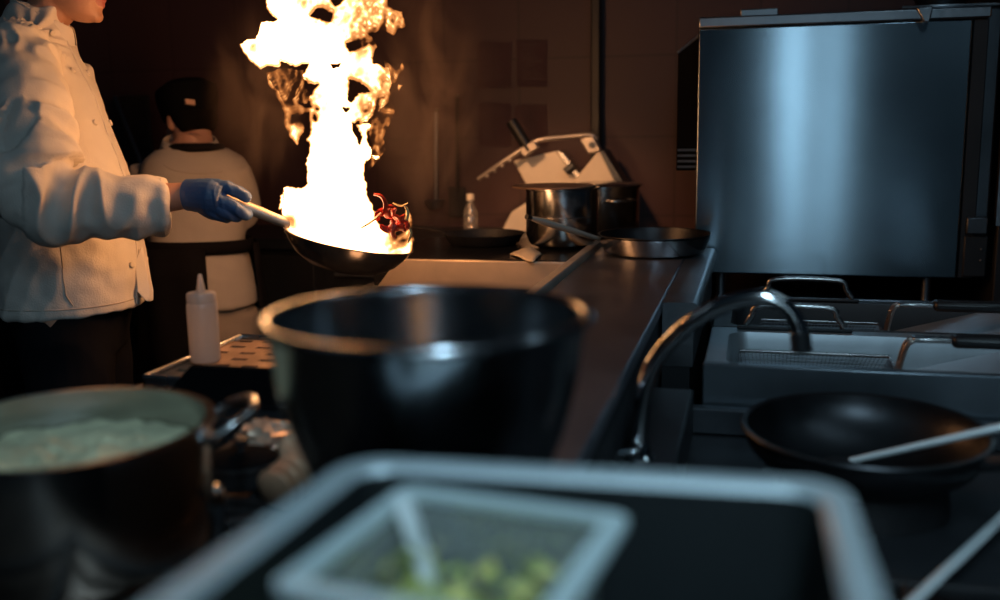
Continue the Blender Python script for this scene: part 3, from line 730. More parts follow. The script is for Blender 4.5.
# ------------------------------------------------------------------ foreground tray
TZ = 1.03
A_ = at_z(352, 457, TZ); B_ = at_z(848, 483, TZ); ux = (B_ - A_).normalized(); uy = V((-ux.y, ux.x, 0)); W_ = (B_ - A_).length; L_ = .50
to = A_.copy()
tr = thing('food_pan', V((to.x + .15, .42, .9105)), 'large deep steel food pan with dark inside, nearest the camera', 'tray')
def trect(i, z, r):
    pts = rr_rect(i, W_ - i, -L_ + i, -i, r, 0, 8)
    return [V((to.x, to.y, 0)) + ux * (p.x + p.y * (.127 * (1 - p.x / W_) + .029 * p.x / W_)) + uy * p.y + V((0, 0, z)) for p in pts]
rings = [trect(.002, TZ - .004, .03), trect(0, TZ, .03), trect(.0015, TZ + .002, .03), trect(.016, TZ + .001, .024), trect(.019, TZ - .004, .022)]
MB().loft(rings, False).build('rim', M['traysteel'], tr)
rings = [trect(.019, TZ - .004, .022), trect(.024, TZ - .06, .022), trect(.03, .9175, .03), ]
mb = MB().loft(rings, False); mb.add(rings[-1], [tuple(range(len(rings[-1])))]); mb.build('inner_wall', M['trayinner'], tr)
rings = [trect(.018, TZ - .004, .022), trect(.022, TZ - .06, .022), trect(.028, .911, .03)]
mb = MB().loft(rings, False); mb.add(rings[-1], [tuple(range(len(rings[-1])))]); mb.build('outer_wall', M['steel_dull'], tr)

# clear container in the tray
CZ = 1.022
K0 = at_z(404, 484, CZ); K1 = at_z(632, 514, CZ); K2 = at_z(253, 580, CZ)
cx_ = (K1 - K0).normalized(); cy_ = V((-cx_.y, cx_.x, 0)); CW = (K1 - K0).length; CL = .165
def crect(i, z, r):
    pts = rr_rect(i, CW - i, -CL + i, -i, r, 0, 6); return [V((K0.x, K0.y, 0)) + cx_ * p.x + cy_ * p.y + V((0, 0, z)) for p in pts]
cc0 = V((K0.x, K0.y, .9185)) + cx_ * CW / 2 - cy_ * CL / 2
cn = thing('clear_container', cc0, 'clear plastic container of chopped greens standing in the large steel pan', 'container')
MB().loft([crect(0, CZ - .005, .012), crect(0, CZ, .012), crect(.014, CZ, .01), crect(.014, CZ - .005, .01)], False).build('rim', M['clear_rim'], cn)
rings = [crect(.012, CZ - .003, .012), crect(.016, CZ - .05, .014), crect(.02, .9192, .016)]
mb = MB().loft(rings, False); mb.add(rings[-1], [tuple(range(len(rings[-1])))]); mb.build('body', M['clear'], cn, solid=.0)
gv = MB(); 
for k in range(420):
    u, v = random.uniform(.15, .85), random.uniform(.15, .85)
    p = V((K0.x, K0.y, 0)) + cx_ * CW * u - cy_ * CL * v; z = .93 + random.random() * (.05 + .06 * max(abs(u - .5), abs(v - .5)) ** 1.0 + .02 * mnoise.noise(V((u * 4, v * 4, 0))))
    p.z = z; M3 = Matrix.Rotation(random.uniform(0, 6), 3, 'Z') @ Matrix.Rotation(random.uniform(-1, 1), 3, 'X')
    s_ = random.uniform(.005, .011)
    gv.add([p + M3 @ V(q_) * s_ for q_ in ((-1, -.3, 0), (0, -.5, .2), (1, -.2, 0), (.8, .5, .1), (0, .4, .35), (-.9, .4, 0))], [(0, 1, 4, 5), (1, 2, 3, 4)], 1 if random.random() < .35 else 0)
o = gv.build('chopped_greens', [M['green'], M['yellowgreen']], origin=cc0, sharp=0)
tag(o, 'loose chopped green leaves in the clear container', 'greens', kind='stuff')
a = at_z(402, 497, 1.028); b_ = at_z(437, 606, 1.0)
s0 = a; s1 = V((b_.x, b_.y, .975)); s1 = at_z(436, 604, .965)
spn = thing('serving_spoon', s1, 'steel spoon handle slanting across the clear container of greens', 'spoon')
MB().tube([s0, s0.lerp(s1, .5), s1], [.0068, .0065, .005], 12, flat=.5).build('handle', M['spoon'], spn)
MB().ball(s1 + (s1 - s0).normalized() * .02 + V((0, 0, -.002)), (.016, .024, .006), frame((0, 0, 1), ux)).build('spoon_bowl', M['chrome'], spn)


# ------------------------------------------------------------------ people
def ring(c, ax, ay, a, b, n=32, pw=2.3):
    out = []
    for i in range(n):
        t = 2 * PI * i / n; ct, st_ = math.cos(t), math.sin(t)
        out.append(V(c) + ax * (a * math.copysign(abs(ct) ** (2 / pw), ct)) + ay * (b * math.copysign(abs(st_) ** (2 / pw), st_)))
    return out
HEAD = [(-.118, .012, .062, .035), (-.112, .028, .080, .015), (-.10, .041, .089, -.005), (-.085, .050, .091, -.03), (-.065, .057, .090, -.055), (-.04, .063, .089, -.075),
        (-.01, .070, .087, -.09), (.02, .074, .086, -.098), (.05, .075, .088, -.098), (.08, .068, .076, -.085), (.10, .050, .053, -.06), (.113, .025, .022, -.03)]
def head(mb, c, R_, s=1.):
    rings = []
    for z, w, f, b_ in HEAD:
        rings.append(ring(c + R_ @ V((0, (f + b_) / 2, z)) * s, R_ @ V((1, 0, 0)), R_ @ V((0, 1, 0)), w * s, (f - b_) / 2 * s, 28, 2.15))
    mb.loft(rings)
    def T(pts, r, **k): mb.tube([c + R_ @ V(p) * s for p in pts], [q * s for q in r], 12, **k)
    T([(0, .088, .025), (0, .100, .0), (0, .112, -.024), (0, .106, -.036)], [.009, .011, .014, .009], smooth=3)
    for sx in (-1, 1):
        mb.ball(c + R_ @ V((sx * .012, .098, -.031)) * s, .0085 * s)
        mb.ball(c + R_ @ V((sx * .075, -.012, -.005)) * s, V((.009, .018, .031)) * s, R_)
        T([(sx * .012, .090, .032), (sx * .035, .088, .036), (sx * .055, .070, .028)], [.008, .009, .007])
        mb.ball(c + R_ @ V((sx * .042, .072, -.02)) * s, .02 * s)
    T([(-.024, .080, -.066), (-.010, .0935, -.060), (0, .0945, -.0615), (.010, .0935, -.060), (.024, .080, -.066)], [.003, .006, .0055, .006, .003], smooth=3)
    T([(-.022, .080, -.069), (0, .0945, -.0735), (.022, .080, -.069)], [.003, .007, .003], smooth=4)
    mb.ball(c + R_ @ V((0, .080, -.1)) * s, V((.024, .016, .016)) * s, R_)
def hand(mb, w, d, n, s=1., side=1, curl=.35):
    """relaxed hand: w wrist, d direction, n back-of-hand normal, side=+1 thumb along d x n"""
    d = d.normalized(); n = (n - d * n.dot(d)).normalized(); t = d.cross(n) * side
    mb.loft([ring(w + d * (x * s), t, n, a * s, b_ * s, 16) for x, a, b_ in ((-.01, .026, .02), (.03, .036, .016), (.07, .042, .015), (.092, .040, .012))])
    for k, (off, ln) in enumerate(((.031, .072), (.010, .08), (-.011, .074), (-.031, .058))):
        p = w + d * (.078 * s) + t * (off * s); dr_ = d; pts = [p]
        for j, f in enumerate((.45, .32, .25)):
            a = curl * (j + .6); v = d * math.cos(a) - n * math.sin(a); p = p + v * (ln * f * s); pts.append(p)
        mb.tube(pts, [.0095 * s, .009 * s, .008 * s, .0065 * s], 10)
    mb.tube([w + d * .02 * s + t * .02 * s, w + d * .045 * s + t * .045 * s - n * .008 * s, w + d * .07 * s + t * .056 * s - n * .016 * s, w + d * .092 * s + t * .056 * s - n * .024 * s], [.014 * s, .0125 * s, .0105 * s, .008 * s], 10)
def fold_disp(me, fn):
    me.calc_loop_triangles() if False else None
    nrm = [v.normal.copy() for v in me.vertices]
    for v, n_ in zip(me.vertices, nrm): v.co += n_ * fn(v.co)
def ridged(p): return 1 - 2 * abs(mnoise.noise(p))

# ---- chef tossing the pan
ang = math.radians(20); f_ = V((math.cos(ang), math.sin(ang), 0)); r_ = V((math.sin(ang), -math.cos(ang), 0)); up = V((0, 0, 1))
D1 = 2.42
TR = [(306, 72, .164, .178), (290, 73, .163, .176), (262, 75, .160, .172), (225, 73, .153, .162), (175, 65, .147, .158), (130, 51, .137, .158), (95, 42, .128, .160), (68, 35, .113, .155), (48, 33, .092, .14), (33, 36, .077, .11), (20, 39, .066, .083), (8, 41, .06, .068)]
cen = [at_d(x, y, D1) for y, x, a, b_ in TR]
hang = math.radians(12); hf = V((math.cos(hang), math.sin(hang), -.14)).normalized(); hr = V((math.sin(hang), -math.cos(hang), 0)); hu = hr.cross(hf)
RH = Matrix((hr, hf, hu)).transposed()
hc = at_d(101, 17, D1) - RH @ V((0, .092, -.1))
foot0 = V((cen[0].x, cen[0].y, 0))
ch = None
body = MB(); head(body, hc, RH)
nb = cen[-3]
body.tube([hc + RH @ V((0, -.028, -.04)), hc + RH @ V((0, -.03, -.10)), nb + V((0, 0, .02)), nb - V((0, 0, .06))], [.052, .053, .058, .07], 20)
body.loft([ring(c_, f_, r_, a * .78, b_ * .8) for c_, (y, x, a, b_) in zip(cen, TR)])
Rsh = at_d(14, 54, 2.25); Relb = at_d(45, 203, 2.12); Rwr = at_d(191, 195, 2.20)
body.tube([Rsh, Relb, at_d(120, 203, 2.165), Rwr, at_d(206, 196, 2.195)], [.05, .042, .040, .0285, .03], 16)
Lsh = cen[7] - r_ * .185 + up * .0; Lel = Lsh - up * .29 - r_ * .02 - f_ * .05; Lwr = Lel + f_ * .01 - up * .25
body.tube([Lsh, Lel, Lwr], [.05, .042, .03], 16); hand(body, Lwr, (Lwr - Lel), -r_ * 1.0 + f_ * .2, 1., -1)
hip = V((cen[0].x, cen[0].y, cen[0].z + .02))
for s in (1, -1):
    h0 = hip + r_ * (.095 * s); kn = V((h0.x, h0.y, .47)) + f_ * .02; an = V((h0.x, h0.y, .08)) - f_ * .01
    body.tube([h0, kn, an], [.085, .06, .042], 16)
    body.tube([an, an + f_ * .06 - up * .04, an + f_ * .15 - up * .055], [.04, .035, .022], 12)
me = remesh(body, .0045, 3)
org = foot0
lipc = hc + RH @ V((0, .092, -.0665))
for p in me.polygons:
    q_ = RH.transposed() @ (p.center - lipc)
    p.material_index = 1 if (q_.x / .022) ** 2 + (q_.z / .0105) ** 2 < 1 and abs(q_.y) < .02 else 0
mis = [p.material_index for p in me.polygons]; shift(me, org)
ch = finish(me, 'person', [M['skin'], M['lip']], None, org, sharp=0, mi=mis)
tag(ch, 'person in a white chef jacket and blue glove, gripping the flaming pan by its handle', 'person')
for s in (-1, 1):
    e = MB().ball(hc + RH @ V((s * .032, .078, .012)), .0125, seg=14).build('eye', M['eye'], ch)
    MB().ball(hc + RH @ V((s * .032, .0855, .012)), .0062, seg=10).build('iris', M['iris'], e)
hm = MB()
for z, w, f, b_ in HEAD[5:]:
    pass
hm.loft([ring(hc + RH @ V((0, o_, z)), RH @ V((1, 0, 0)), RH @ V((0, 1, 0)), w, d_, 28) for z, w, o_, d_ in ((-.045, .058, -.055, .035), (-.01, .074, -.052, .055), (.03, .081, -.035, .075), (.06, .082, -.012, .098), (.09, .072, -.006, .09), (.115, .05, -.008, .06), (.128, .015, -.01, .02))])
me = remesh(hm, .006, 3); shift(me, org); finish(me, 'hair', M['hair'], ch, org, sharp=0)

# jacket
jk = MB()
jk.loft([ring(c_, f_, r_, a, b_, 40) for c_, (y, x, a, b_) in zip(cen, TR)])
SL = [((16, 46), 2.30, .070), ((16, 66), 2.245, .084), ((24, 100), 2.19, .087), ((30, 145), 2.135, .084), ((32, 180), 2.105, .080), ((44, 202), 2.115, .074), ((80, 205), 2.135, .068), ((120, 206), 2.16, .0635), ((150, 207), 2.185, .061), ((165, 207), 2.195, .060)]
sp_ = [at_d(*p, d) for p, d, r in SL]; jk.tube(sp_, [r for _, _, r in SL], 24, smooth=3)
jk.tube([Lsh + r_ * .02, Lsh - up * .1 - r_ * .01, Lel, Lel.lerp(Lwr, .9)], [.078, .082, .07, .055], 20, smooth=3)
me = remesh(jk, .0055, 6)
G0 = at_d(21, 38, 2.27); Pel = sp_[5]; Pcuff = sp_[-1]; Psh = sp_[1]; axf = (Pcuff - Pel).normalized(); axu = (Pel - Psh).normalized()
def cz(z):
    for a_, b_ in zip(cen[:-1], cen[1:]):
        if z <= b_.z: u = max(0, (z - a_.z) / (b_.z - a_.z)); return a_.lerp(b_, u)
    return cen[-1]
def dsp(p): return 1.9 * dsp0(p)
def dsp0(p):
    d = (p - Pel); t = d.dot(axf); lat = (d - axf * t).length
    q_ = p - Psh; tu = q_.dot(axu); latu = (q_ - axu * tu).length
    if lat < .1 and t > -.03:      # forearm: rings of compressed cloth
        w = math.exp(-max(0, t) / .16)
        return (.010 * w + .004) * ridged(V((t * 16, d.z * 7, d.x * 3)) + V((3, 1, 2))) + .003 * mnoise.noise(p * 30)
    if latu < .11 and -.05 < tu < .36:
        w = max(0, tu / .3)
        g = max(0, 1 - tu / .09)
        return (.004 + .011 * w * w) * ridged(V((q_.x * 9, q_.y * 9, tu * (6 + 9 * w))) + V((5, 2, 0))) + .006 * g * ridged(V((q_.x * 26, q_.y * 26, tu * 4))) + .0025 * mnoise.noise(p * 28)
    fr_ = (p - cz(p.z)).dot(f_); fw = 1 - .75 * min(1, max(0, (fr_ - .02) / .09))
    rel = RC.transposed() @ (p - G0); dg_ = rel.length; gth = .0055 * math.sin(math.atan2(rel.y, rel.x) * 15 + mnoise.noise(p * 14) * 1.5) * max(0, 1 - dg_ / .15) * min(1, dg_ / .02)
    return gth + fw * (.010 * mnoise.noise(V((p.x * 7 + p.z * 3, p.y * 7, p.z * 2.4))) + .005 * ridged(V((p.x * 8, p.y * 8, p.z * 6 - p.x * 9)) + V((7, 0, 0)))) + .002 * mnoise.noise(p * 30)
fold_disp(me, dsp); shift(me, org)
jo = finish(me, 'chef_jacket', M['jacket'], ch, org, sharp=0)
# collar: band with open front
col = MB(); n = 40; rings = []
def collar_ring(k, zoff, grow):
    out = []
    for i in range(n + 1):
        t = math.radians(3 + (354) * i / n); cs, sn = math.cos(t), math.sin(t)
        c_ = at_d(43, 19, D1); tilt = -.036 * cs
        out.append(c_ + f_ * (.066 + grow) * cs + r_ * (.064 + grow) * sn + up * (zoff + tilt))
    return out
g = [collar_ring(0, -.03, .001), collar_ring(0, .0, .0), collar_ring(0, .016, -.002), collar_ring(0, .018, .001), collar_ring(0, .002, .005), collar_ring(0, -.03, .006)]
cl = MB(); cl.loft(g, False, closed=False); cl.build('collar', M['jacket'], jo, sub=1)
# buttons and placket seam
def surf(px, py, d=2.42):
    """nearest jacket vertex along the ray of that picture point"""
    r = ray(px, py).normalized(); best = None
    for v in jo.data.vertices:
        w = v.co + org - CAM; t = w.dot(r); dd = (w - r * t).length
        if dd < .007 and (best is None or t < best[0]): best = (t, v.co + org)
    return best[1] if best else None
def fside(z_frac, lat):
    """point on the jacket front: z fraction from hem (0) to collar (1), lat metres to the right of the centre line"""
    k = z_frac * (len(TR) - 1); i = min(int(k), len(TR) - 2); u = k - i
    c_ = cen[i].lerp(cen[i + 1], u); a = TR[i][2] * (1 - u) + TR[i + 1][2] * u; b_ = TR[i][3] * (1 - u) + TR[i + 1][3] * u
    y = a * max(0, 1 - (abs(lat) / b_) ** 2.3) ** (1 / 2.3)
    return c_ + f_ * y + r_ * lat
from mathutils.bvhtree import BVHTree
bvh = BVHTree.FromPolygons([v.co + org for v in jo.data.vertices], [tuple(p.vertices) for p in jo.data.polygons])
def stick(p, off=.003):
    loc, nn, i, d = bvh.find_nearest(p); return loc + nn * off, nn
for z in (.80, .62, .47, .33, .18, ):
    p, nn = stick(fside(z, -.02), .002)
    MB().lathe([(.0075, -.002), (.0075, .003), (.006, .0045), (0, .0045)], p, frame(nn, (0, 0, 1)), 16).build('button', M['button'], jo)
    p, nn = stick(fside(z, .075), .002)
    MB().lathe([(.0075, -.002), (.0075, .003), (.006, .0045), (0, .0045)], p, frame(nn, (0, 0, 1)), 16).build('button', M['button'], jo)
pl = [stick(fside(.02 + .90 * k / 40, .05 - .03 * (k / 40)), .0012)[0] for k in range(41)]
MB().tube(pl, .0018, 6).build('placket_edge', M['jacket'], jo)
# side seam and hem stitching
sm = [stick(at_d(70 - k * .35, 306 - k * 3, 2.2), .0008)[0] for k in range(20)]
MB().tube(sm, .0013, 6).build('side_seam', M['jacket_back'], jo)
hmr = [stick(V(p) + up * .022, .0008)[0] for p in ring(cen[0], f_, r_, TR[0][2], TR[0][3], 60)]
MB().tube(hmr + [hmr[0]], .0012, 6).build('hem_seam', M['jacket_back'], jo)
# vent flap at the front of the hem
fl = [at_d(141, 246, 2.40), at_d(146, 262, 2.40), at_d(150, 290, 2.39), at_d(151, 301, 2.39), at_d(146, 302, 2.38), at_d(137, 292, 2.37), at_d(134, 262, 2.38)]
MB().prism(fl, RC @ V((0, 0, -.02))).build('vent_flap', M['jacket'], jo, bevel=.004)
# sleeve cuff
cq = [Pcuff - axf * .004 + (V(p) - Pcuff) for p in ring(Pcuff, up, axf.cross(up).normalized(), .061, .061, 32, 2)]
cuff = MB(); cuff.loft([[p - axf * .03 for p in cq], [p + (p - Pcuff).normalized() * .003 for p in cq], [Pcuff + axf * .004 + (p - Pcuff) * .97 for p in cq], [Pcuff + axf * .002 + (p - Pcuff) * .78 for p in cq]], False)
cuff.build('cuff', M['jacket'], jo)
# trousers
tm = MB(); tm.loft([ring(hip + up * z, f_, r_, a, b_) for z, a, b_ in ((-.12, .12, .145), (-.02, .13, .145), (.06, .13, .14))])
for s in (1, -1):
    h0 = hip + r_ * (.092 * s) - up * .02; kn = V((h0.x, h0.y, .47)) + f_ * .015; an = V((h0.x, h0.y, .085))
    tm.tube([h0 + r_ * (-.02 * s), kn, an], [.105, .088, .075], 20, smooth=3)
me = remesh(tm, .008, 4); fold_disp(me, lambda p: .006 * ridged(p * 9)); shift(me, org); finish(me, 'trousers', M['trouser'], ch, org, sharp=0)
for s in (1, -1):
    an = V((hip.x, hip.y, 0)) + r_ * (.092 * s)
    sh = MB(); sh.loft([ring(an + f_ * x + up * z, r_, up, w, h, 16) for x, z, w, h in ((-.075, .045, .02, .04), (-.05, .05, .042, .05), (.03, .05, .048, .05), (.10, .04, .052, .04), (.17, .03, .04, .03), (.195, .025, .015, .015))])
    sh.build('shoe', M['shoe'], ch)
# glove: palm, fingers curled round the handle
gl = MB()
gl.tube([at_d(187, 195, 2.20), at_d(198, 195.5, 2.195), at_d(212, 197, 2.19), at_d(221, 199, 2.19)], [.034, .037, .041, .034], 20, smooth=2)
gl.ball(at_d(209, 198, 2.195), (.036, .026, .042))
def fing(pts, r): gl.tube([at_d(*p) for p in pts], r, 12, smooth=3)
fing([(206, 186, 2.19), (222, 186.5, 2.185), (235, 190.5, 2.19), (244, 195.5, 2.198), (248.5, 199, 2.207)], [.018, .0155, .0135, .0125, .0095])
fing([(213, 199, 2.178), (230, 205, 2.18), (244, 213.5, 2.192), (247, 214, 2.215), (243, 209, 2.236), (237, 204, 2.245)], [.018, .0155, .0125, .0115, .0105, .009])
fing([(211, 204, 2.18), (226, 212, 2.184), (236, 217, 2.205), (236, 214, 2.232), (230, 207, 2.248)], [.0165, .014, .012, .0105, .009])
fing([(207, 208, 2.183), (219, 215, 2.192), (227, 217.5, 2.215), (226, 212, 2.24), (221, 205, 2.25)], [.0155, .0135, .0115, .010, .009])
fing([(202, 208, 2.187), (211, 214, 2.20), (217, 215.5, 2.222), (216, 210, 2.244), (212, 204, 2.25)], [.014, .012, .0105, .009, .008])
me = remesh(gl, .0024, 5)
def gd(p): return .0022 * ridged(V((p.x * 55, p.y * 30, p.z * 30))) * (1 if p.x > at_d(222, 197, 2.19).x else .3)
fold_disp(me, gd); shift(me, org); go = finish(me, 'glove', M['glove'], ch, org, sharp=0)
cw_ = at_d(188, 195, 2.20); gx = (at_d(200, 195.5, 2.195) - cw_).normalized()
cr = ring(cw_, up, gx.cross(up).normalized(), .033, .033, 28, 2)
MB().tube(cr + [cr[0]], .0022, 8).build('glove_cuff', M['glove'], go)

# ---- flaming pan
PD = 2.262
pc = at_d(349, 239, PD)
xa = (RC @ V((128, -27, 0))).normalized(); viewv = ray(349, 239).normalized()
yv_ = (viewv - xa * viewv.dot(xa)).normalized(); upv = xa.cross(yv_)
el = math.radians(9.5); na_ = (upv * math.cos(el) - yv_ * math.sin(el)).normalized()
PM = frame(na_, xa); Rp = .147
fpn = thing('saute_pan', pc, 'dark rounded saute pan full of fire, held in the air by the gloved chef', 'pan')
prof = [(0, -.070), (.055, -.070), (.085, -.063), (.115, -.043), (.136, -.018), (.145, 0), (.1475, .001), (.1475, .003), (.144, .003), (.134, -.015), (.113, -.040), (.083, -.059), (.055, -.066), (0, -.066)]
MB().lathe(prof, pc, PM, 80).build('pan_body', M['panblack'], fpn)
hA = at_d(287, 223.5, 2.245); hB = at_d(236, 203, 2.222); hC = at_d(206, 191, 2.207)
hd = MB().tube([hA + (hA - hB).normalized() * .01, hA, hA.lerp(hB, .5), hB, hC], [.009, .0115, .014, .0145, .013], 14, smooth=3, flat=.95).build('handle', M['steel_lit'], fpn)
MB().tube([hC, hC + (hC - hB).normalized() * .02], [.012, .008], 12).build('end_cap', M['black'], hd)
for s in (-1, 1): MB().ball(pc + PM @ V((-.140, s * .014, -.01)), .006, seg=8).build('rivet', M['steel'], fpn)

# pepper pieces tossed at the right of the pan
def strip(pts, r, d, mm, name, label, group=None, flat=.45):
    P3 = [at_d(x, y, d) for x, y in pts]
    o = MB().tube(P3, [r * .7] + [r] * (len(P3) - 2) + [r * .6], 10, smooth=4, flat=flat).build(name, M[mm], origin=P3[0])
    return tag(o, label, 'pepper', group)
strip([(374, 194), (381, 196), (385, 202), (385, 210), (381, 216)], .009, 2.20, 'pepper', 'pepper_strip', 'curved red pepper strip, topmost of those tossed above the pan', 'tossed pepper strips')
strip([(361, 228), (368, 224), (375, 219), (381, 213)], .006, 2.18, 'pepper_pale', 'pepper_strip', 'straight orange pepper strip pointing at the white fire', 'tossed pepper strips')
k_ = 0
for x, y in ((383, 217), (391, 212), (399, 213), (387, 224), (395, 222), (402, 226), (399, 233)):
    c_ = at_d(x, y, 2.205 + .01 * (k_ % 3)); mb = MB(); a = k_ * 1.1
    rg = [c_ + RC @ V((math.cos(a + t) * .013, math.sin(a + t) * .012, .004 * math.sin(3 * t))) for t in [j * .62 for j in range(7)]]
    mb.tube(rg, [.005, .008, .009, .009, .009, .008, .005], 8, smooth=3, flat=.6)
    o = mb.build('pepper_chunk', M['pepper'], origin=c_); tag(o, 'curled red pepper chunk in the cluster tossed over the right rim of the flaming pan', 'pepper', 'tossed pepper chunks'); k_ += 1
for pts in (([(393, 203), (401, 206), (408, 203)]), ([(404, 205), (408, 212), (407, 222)]), ([(408, 225), (411, 233), (408, 243)])):
    P3 = [at_d(x, y, 2.23) for x, y in pts]
    o = MB().tube(P3, [.004, .006, .004], 8, smooth=4, flat=.4).build('onion_strip', M['onion'], origin=P3[0]); tag(o, 'thin scorched onion strip flying at the right edge of the flaming pan', 'onion', 'tossed onion strips')

# ------------------------------------------------------------------ flame
OUT = [(262, -70), (256, -45), (268, -22), (264, -6), (266, 0), (265.6, 10), (269, 15), (278, 21), (274, 22.5), (260, 22), (258, 32), (255, 38), (245, 39), (239, 44), (243, 53), (251, 62), (260, 70), (267, 66), (280, 66), (281, 61), (294, 66), (308, 65), (303, 77), (307, 84), (318, 85), (312, 92), (309, 100), (311, 106), (318, 109), (308, 112), (310, 132), (305, 141), (309, 142), (309, 152), (306, 158), (306, 184), (301, 188), (291, 185), (284, 188), (284.5, 198), (282, 212), (283, 224), (290, 240), (320, 251), (350, 260), (385, 264), (405, 262),
       (412, 252), (412, 240), (408, 228), (411, 215), (406, 204), (404, 214), (402, 232), (396, 238), (390, 230), (379, 223), (374, 208), (370, 198), (367, 190), (368, 184), (365, 176), (365, 166), (369, 158), (371, 154), (368, 142), (368, 130), (371, 125), (362, 123), (354, 124), (357, 121), (368, 119), (380, 108), (389, 102), (391, 84), (388, 70), (379, 65), (374, 64), (374, 58), (377, 48), (374, 38), (370, 34), (382, 30), (394, 36), (400, 28), (407, 26), (402, 12), (394, 10), (389, 4), (388, -3), (376, -14), (380, -30), (366, -48), (350, -40), (338, -66), (318, -52), (300, -80), (286, -58)]
HOLES = [[(331, 65), (340, 64), (338, 67), (333, 68)], [(350, 79), (362, 84), (371, 92), (358, 92), (352, 102), (348, 100)], [(342, 106), (350, 109), (346, 112)], [(310, 15), (318, 7), (330, 12), (334, 14), (330, 22), (320, 18)], [(330, -2), (344, -2), (342, 2), (336, 6)],
         [(346, 43), (358, 41), (361, 47), (350, 51)], [(352.5, 123), (357, 127), (361, 139), (360, 144), (355, 134)], [(314, 114), (316, 118), (315, 120), (313, 117)]]
WISP = [[(270, 74), (269, 80), (279, 93), (285, 105), (292, 100), (299, 96), (299, 103), (306, 107), (316, 106), (316, 110), (305, 113), (299, 117), (303, 124), (305, 131), (300, 138), (298, 146), (290, 138), (283, 124), (281, 106), (274, 94), (267, 84)], [(393, 74), (402, 62), (403, 68), (397, 78)], [(398, 84), (404, 85), (400, 90), (399, 95)], [(370, 156), (378, 158), (383, 161), (376, 160)], [(280, 196), (284, 192), (283, 206), (278, 212)]]
WHOLE = [[(292, 116), (299, 114), (298, 121), (293, 121)]]
COOL = [(376, 14, 24, .75), (362, 40, 15, .8), (386, 78, 9, .6), (383, 96, 12, .75), (370, 112, 13, .8), (396, 26, 14, .5), (303, 3, 7, .5), (326, 16, 12, .5), (286, 108, 26, 1.2), (403, 232, 14, 1.0), (290, 222, 9, .45), (256, 50, 6, .3), (340, -20, 25, .6), (300, -50, 28, .5), (398, 72, 9, .9), (355, 80, 12, .4), (392, 247, 8, .5)]
st_ = .6; gx0, gx1, gy0, gy1 = 234, 416, -84, 268
xs = np.arange(gx0, gx1, st_); ys = np.arange(gy0, gy1, st_); NX, NY = len(xs), len(ys)
GX, GY = np.meshgrid(xs, ys)
def nz(x, y, s, z=0.): return mnoise.noise(V((x * s, y * s, z)))
wx = np.array([[nz(x, y, .11, 3) * 1.5 + nz(x, y, .32, 5) * 1.0 for x in xs] for y in ys]); wy = np.array([[nz(x, y, .11, 11) * 1.5 + nz(x, y, .3, 15) * .9 for x in xs] for y in ys])
fadeb = np.clip((245 - GY) / 20, 0, 1)
SX, SY = GX + wx * fadeb, GY + wy * fadeb
def inside(poly):
    ins = np.zeros(GX.shape, bool); n = len(poly); j = n - 1
    for i in range(n):
        xi, yi = poly[i]; xj, yj = poly[j]
        if yi != yj:
            ins ^= ((yi > SY) != (yj > SY)) & (SX < (xj - xi) * (SY - yi) / (yj - yi) + xi)
        j = i
    return ins
mask = inside(OUT)
for h in HOLES: mask &= ~inside(h)
w2 = np.zeros_like(mask)
for w in WISP: w2 |= inside(w)
for h in WHOLE: w2 &= ~inside(h)
mask |= w2
HAZE = [[(366, 98), (378, 106), (392, 98), (397, 108), (391, 124), (384, 138), (386, 150), (377, 163), (369, 172), (366, 160), (370, 145), (368, 128), (358, 122)], [(266, 72), (282, 66), (304, 70), (305, 84), (311, 94), (308, 104), (292, 101), (284, 108), (276, 94), (268, 84)], [(396, 236), (403, 226), (408, 206), (413, 222), (415, 244), (411, 254), (400, 254)], [(384, 60), (396, 70), (404, 60), (405, 72), (398, 88), (390, 96), (386, 80)], [(283, 186), (290, 186), (286, 200), (284, 222), (279, 212), (281, 200)]]
hz0 = mask.copy(); hzm = np.zeros_like(mask)
for h in HAZE: hzm |= inside(h)
hzm &= ~hz0; mask |= hzm
mask[0, :] = mask[-1, :] = False; mask[:, 0] = mask[:, -1] = False
dist = np.where(mask, 1e3, 0.0)
for it in range(70):
    p_ = np.pad(dist, 1); m_ = dist.copy()
    for dy, dx, w in ((0, 1, 1), (0, -1, 1), (1, 0, 1), (-1, 0, 1), (1, 1, 1.414), (1, -1, 1.414), (-1, 1, 1.414), (-1, -1, 1.414)):
        m_ = np.minimum(m_, p_[1 + dy:1 + dy + NY, 1 + dx:1 + dx + NX] + w)
    if np.allclose(m_, dist): break
    dist = m_
dist = np.minimum(dist, 80) * st_          # pixels
cool = np.zeros_like(dist)
for x, y, r, s in COOL: cool += s * np.exp(-((GX - x) ** 2 + (GY - y) ** 2) / (r * r))
cool = np.clip(cool, 0, 1.1)
strk = np.array([[.42 + .55 * ridged(V((x * .10 + y * .045, y * .06 - x * .03, 2))) + .35 * nz(x, y, .24, 8) for x in xs] for y in ys])
core = np.exp(-((GX - 338) / 24) ** 2) + np.exp(-(((GX - 285) / 26) ** 2 + ((GY - 45) / 22) ** 2)) * .8
soft = 1.5 + 1.2 * np.clip(1 - core, 0, 1) + 6 * np.clip(cool, 0, 1)
heat = np.clip(dist / soft, 0, 1) ** .8 * np.clip(1 - np.clip(cool * 1.6, 0, 1.2) * (1.12 - .95 * strk), .04, 1)
heat = np.where(hzm, np.clip(strk, 0, 1.2) ** 3 * .33, heat)
thick = .0075 * np.sqrt(np.maximum(dist, 0)) * (1 + .25 * np.sin(GX * .19 + GY * .07))
thick = np.minimum(thick, .050)
idx = -np.ones((2, NY, NX), int); vv = []; hh = []; dd_ = []
m2 = mask.copy()
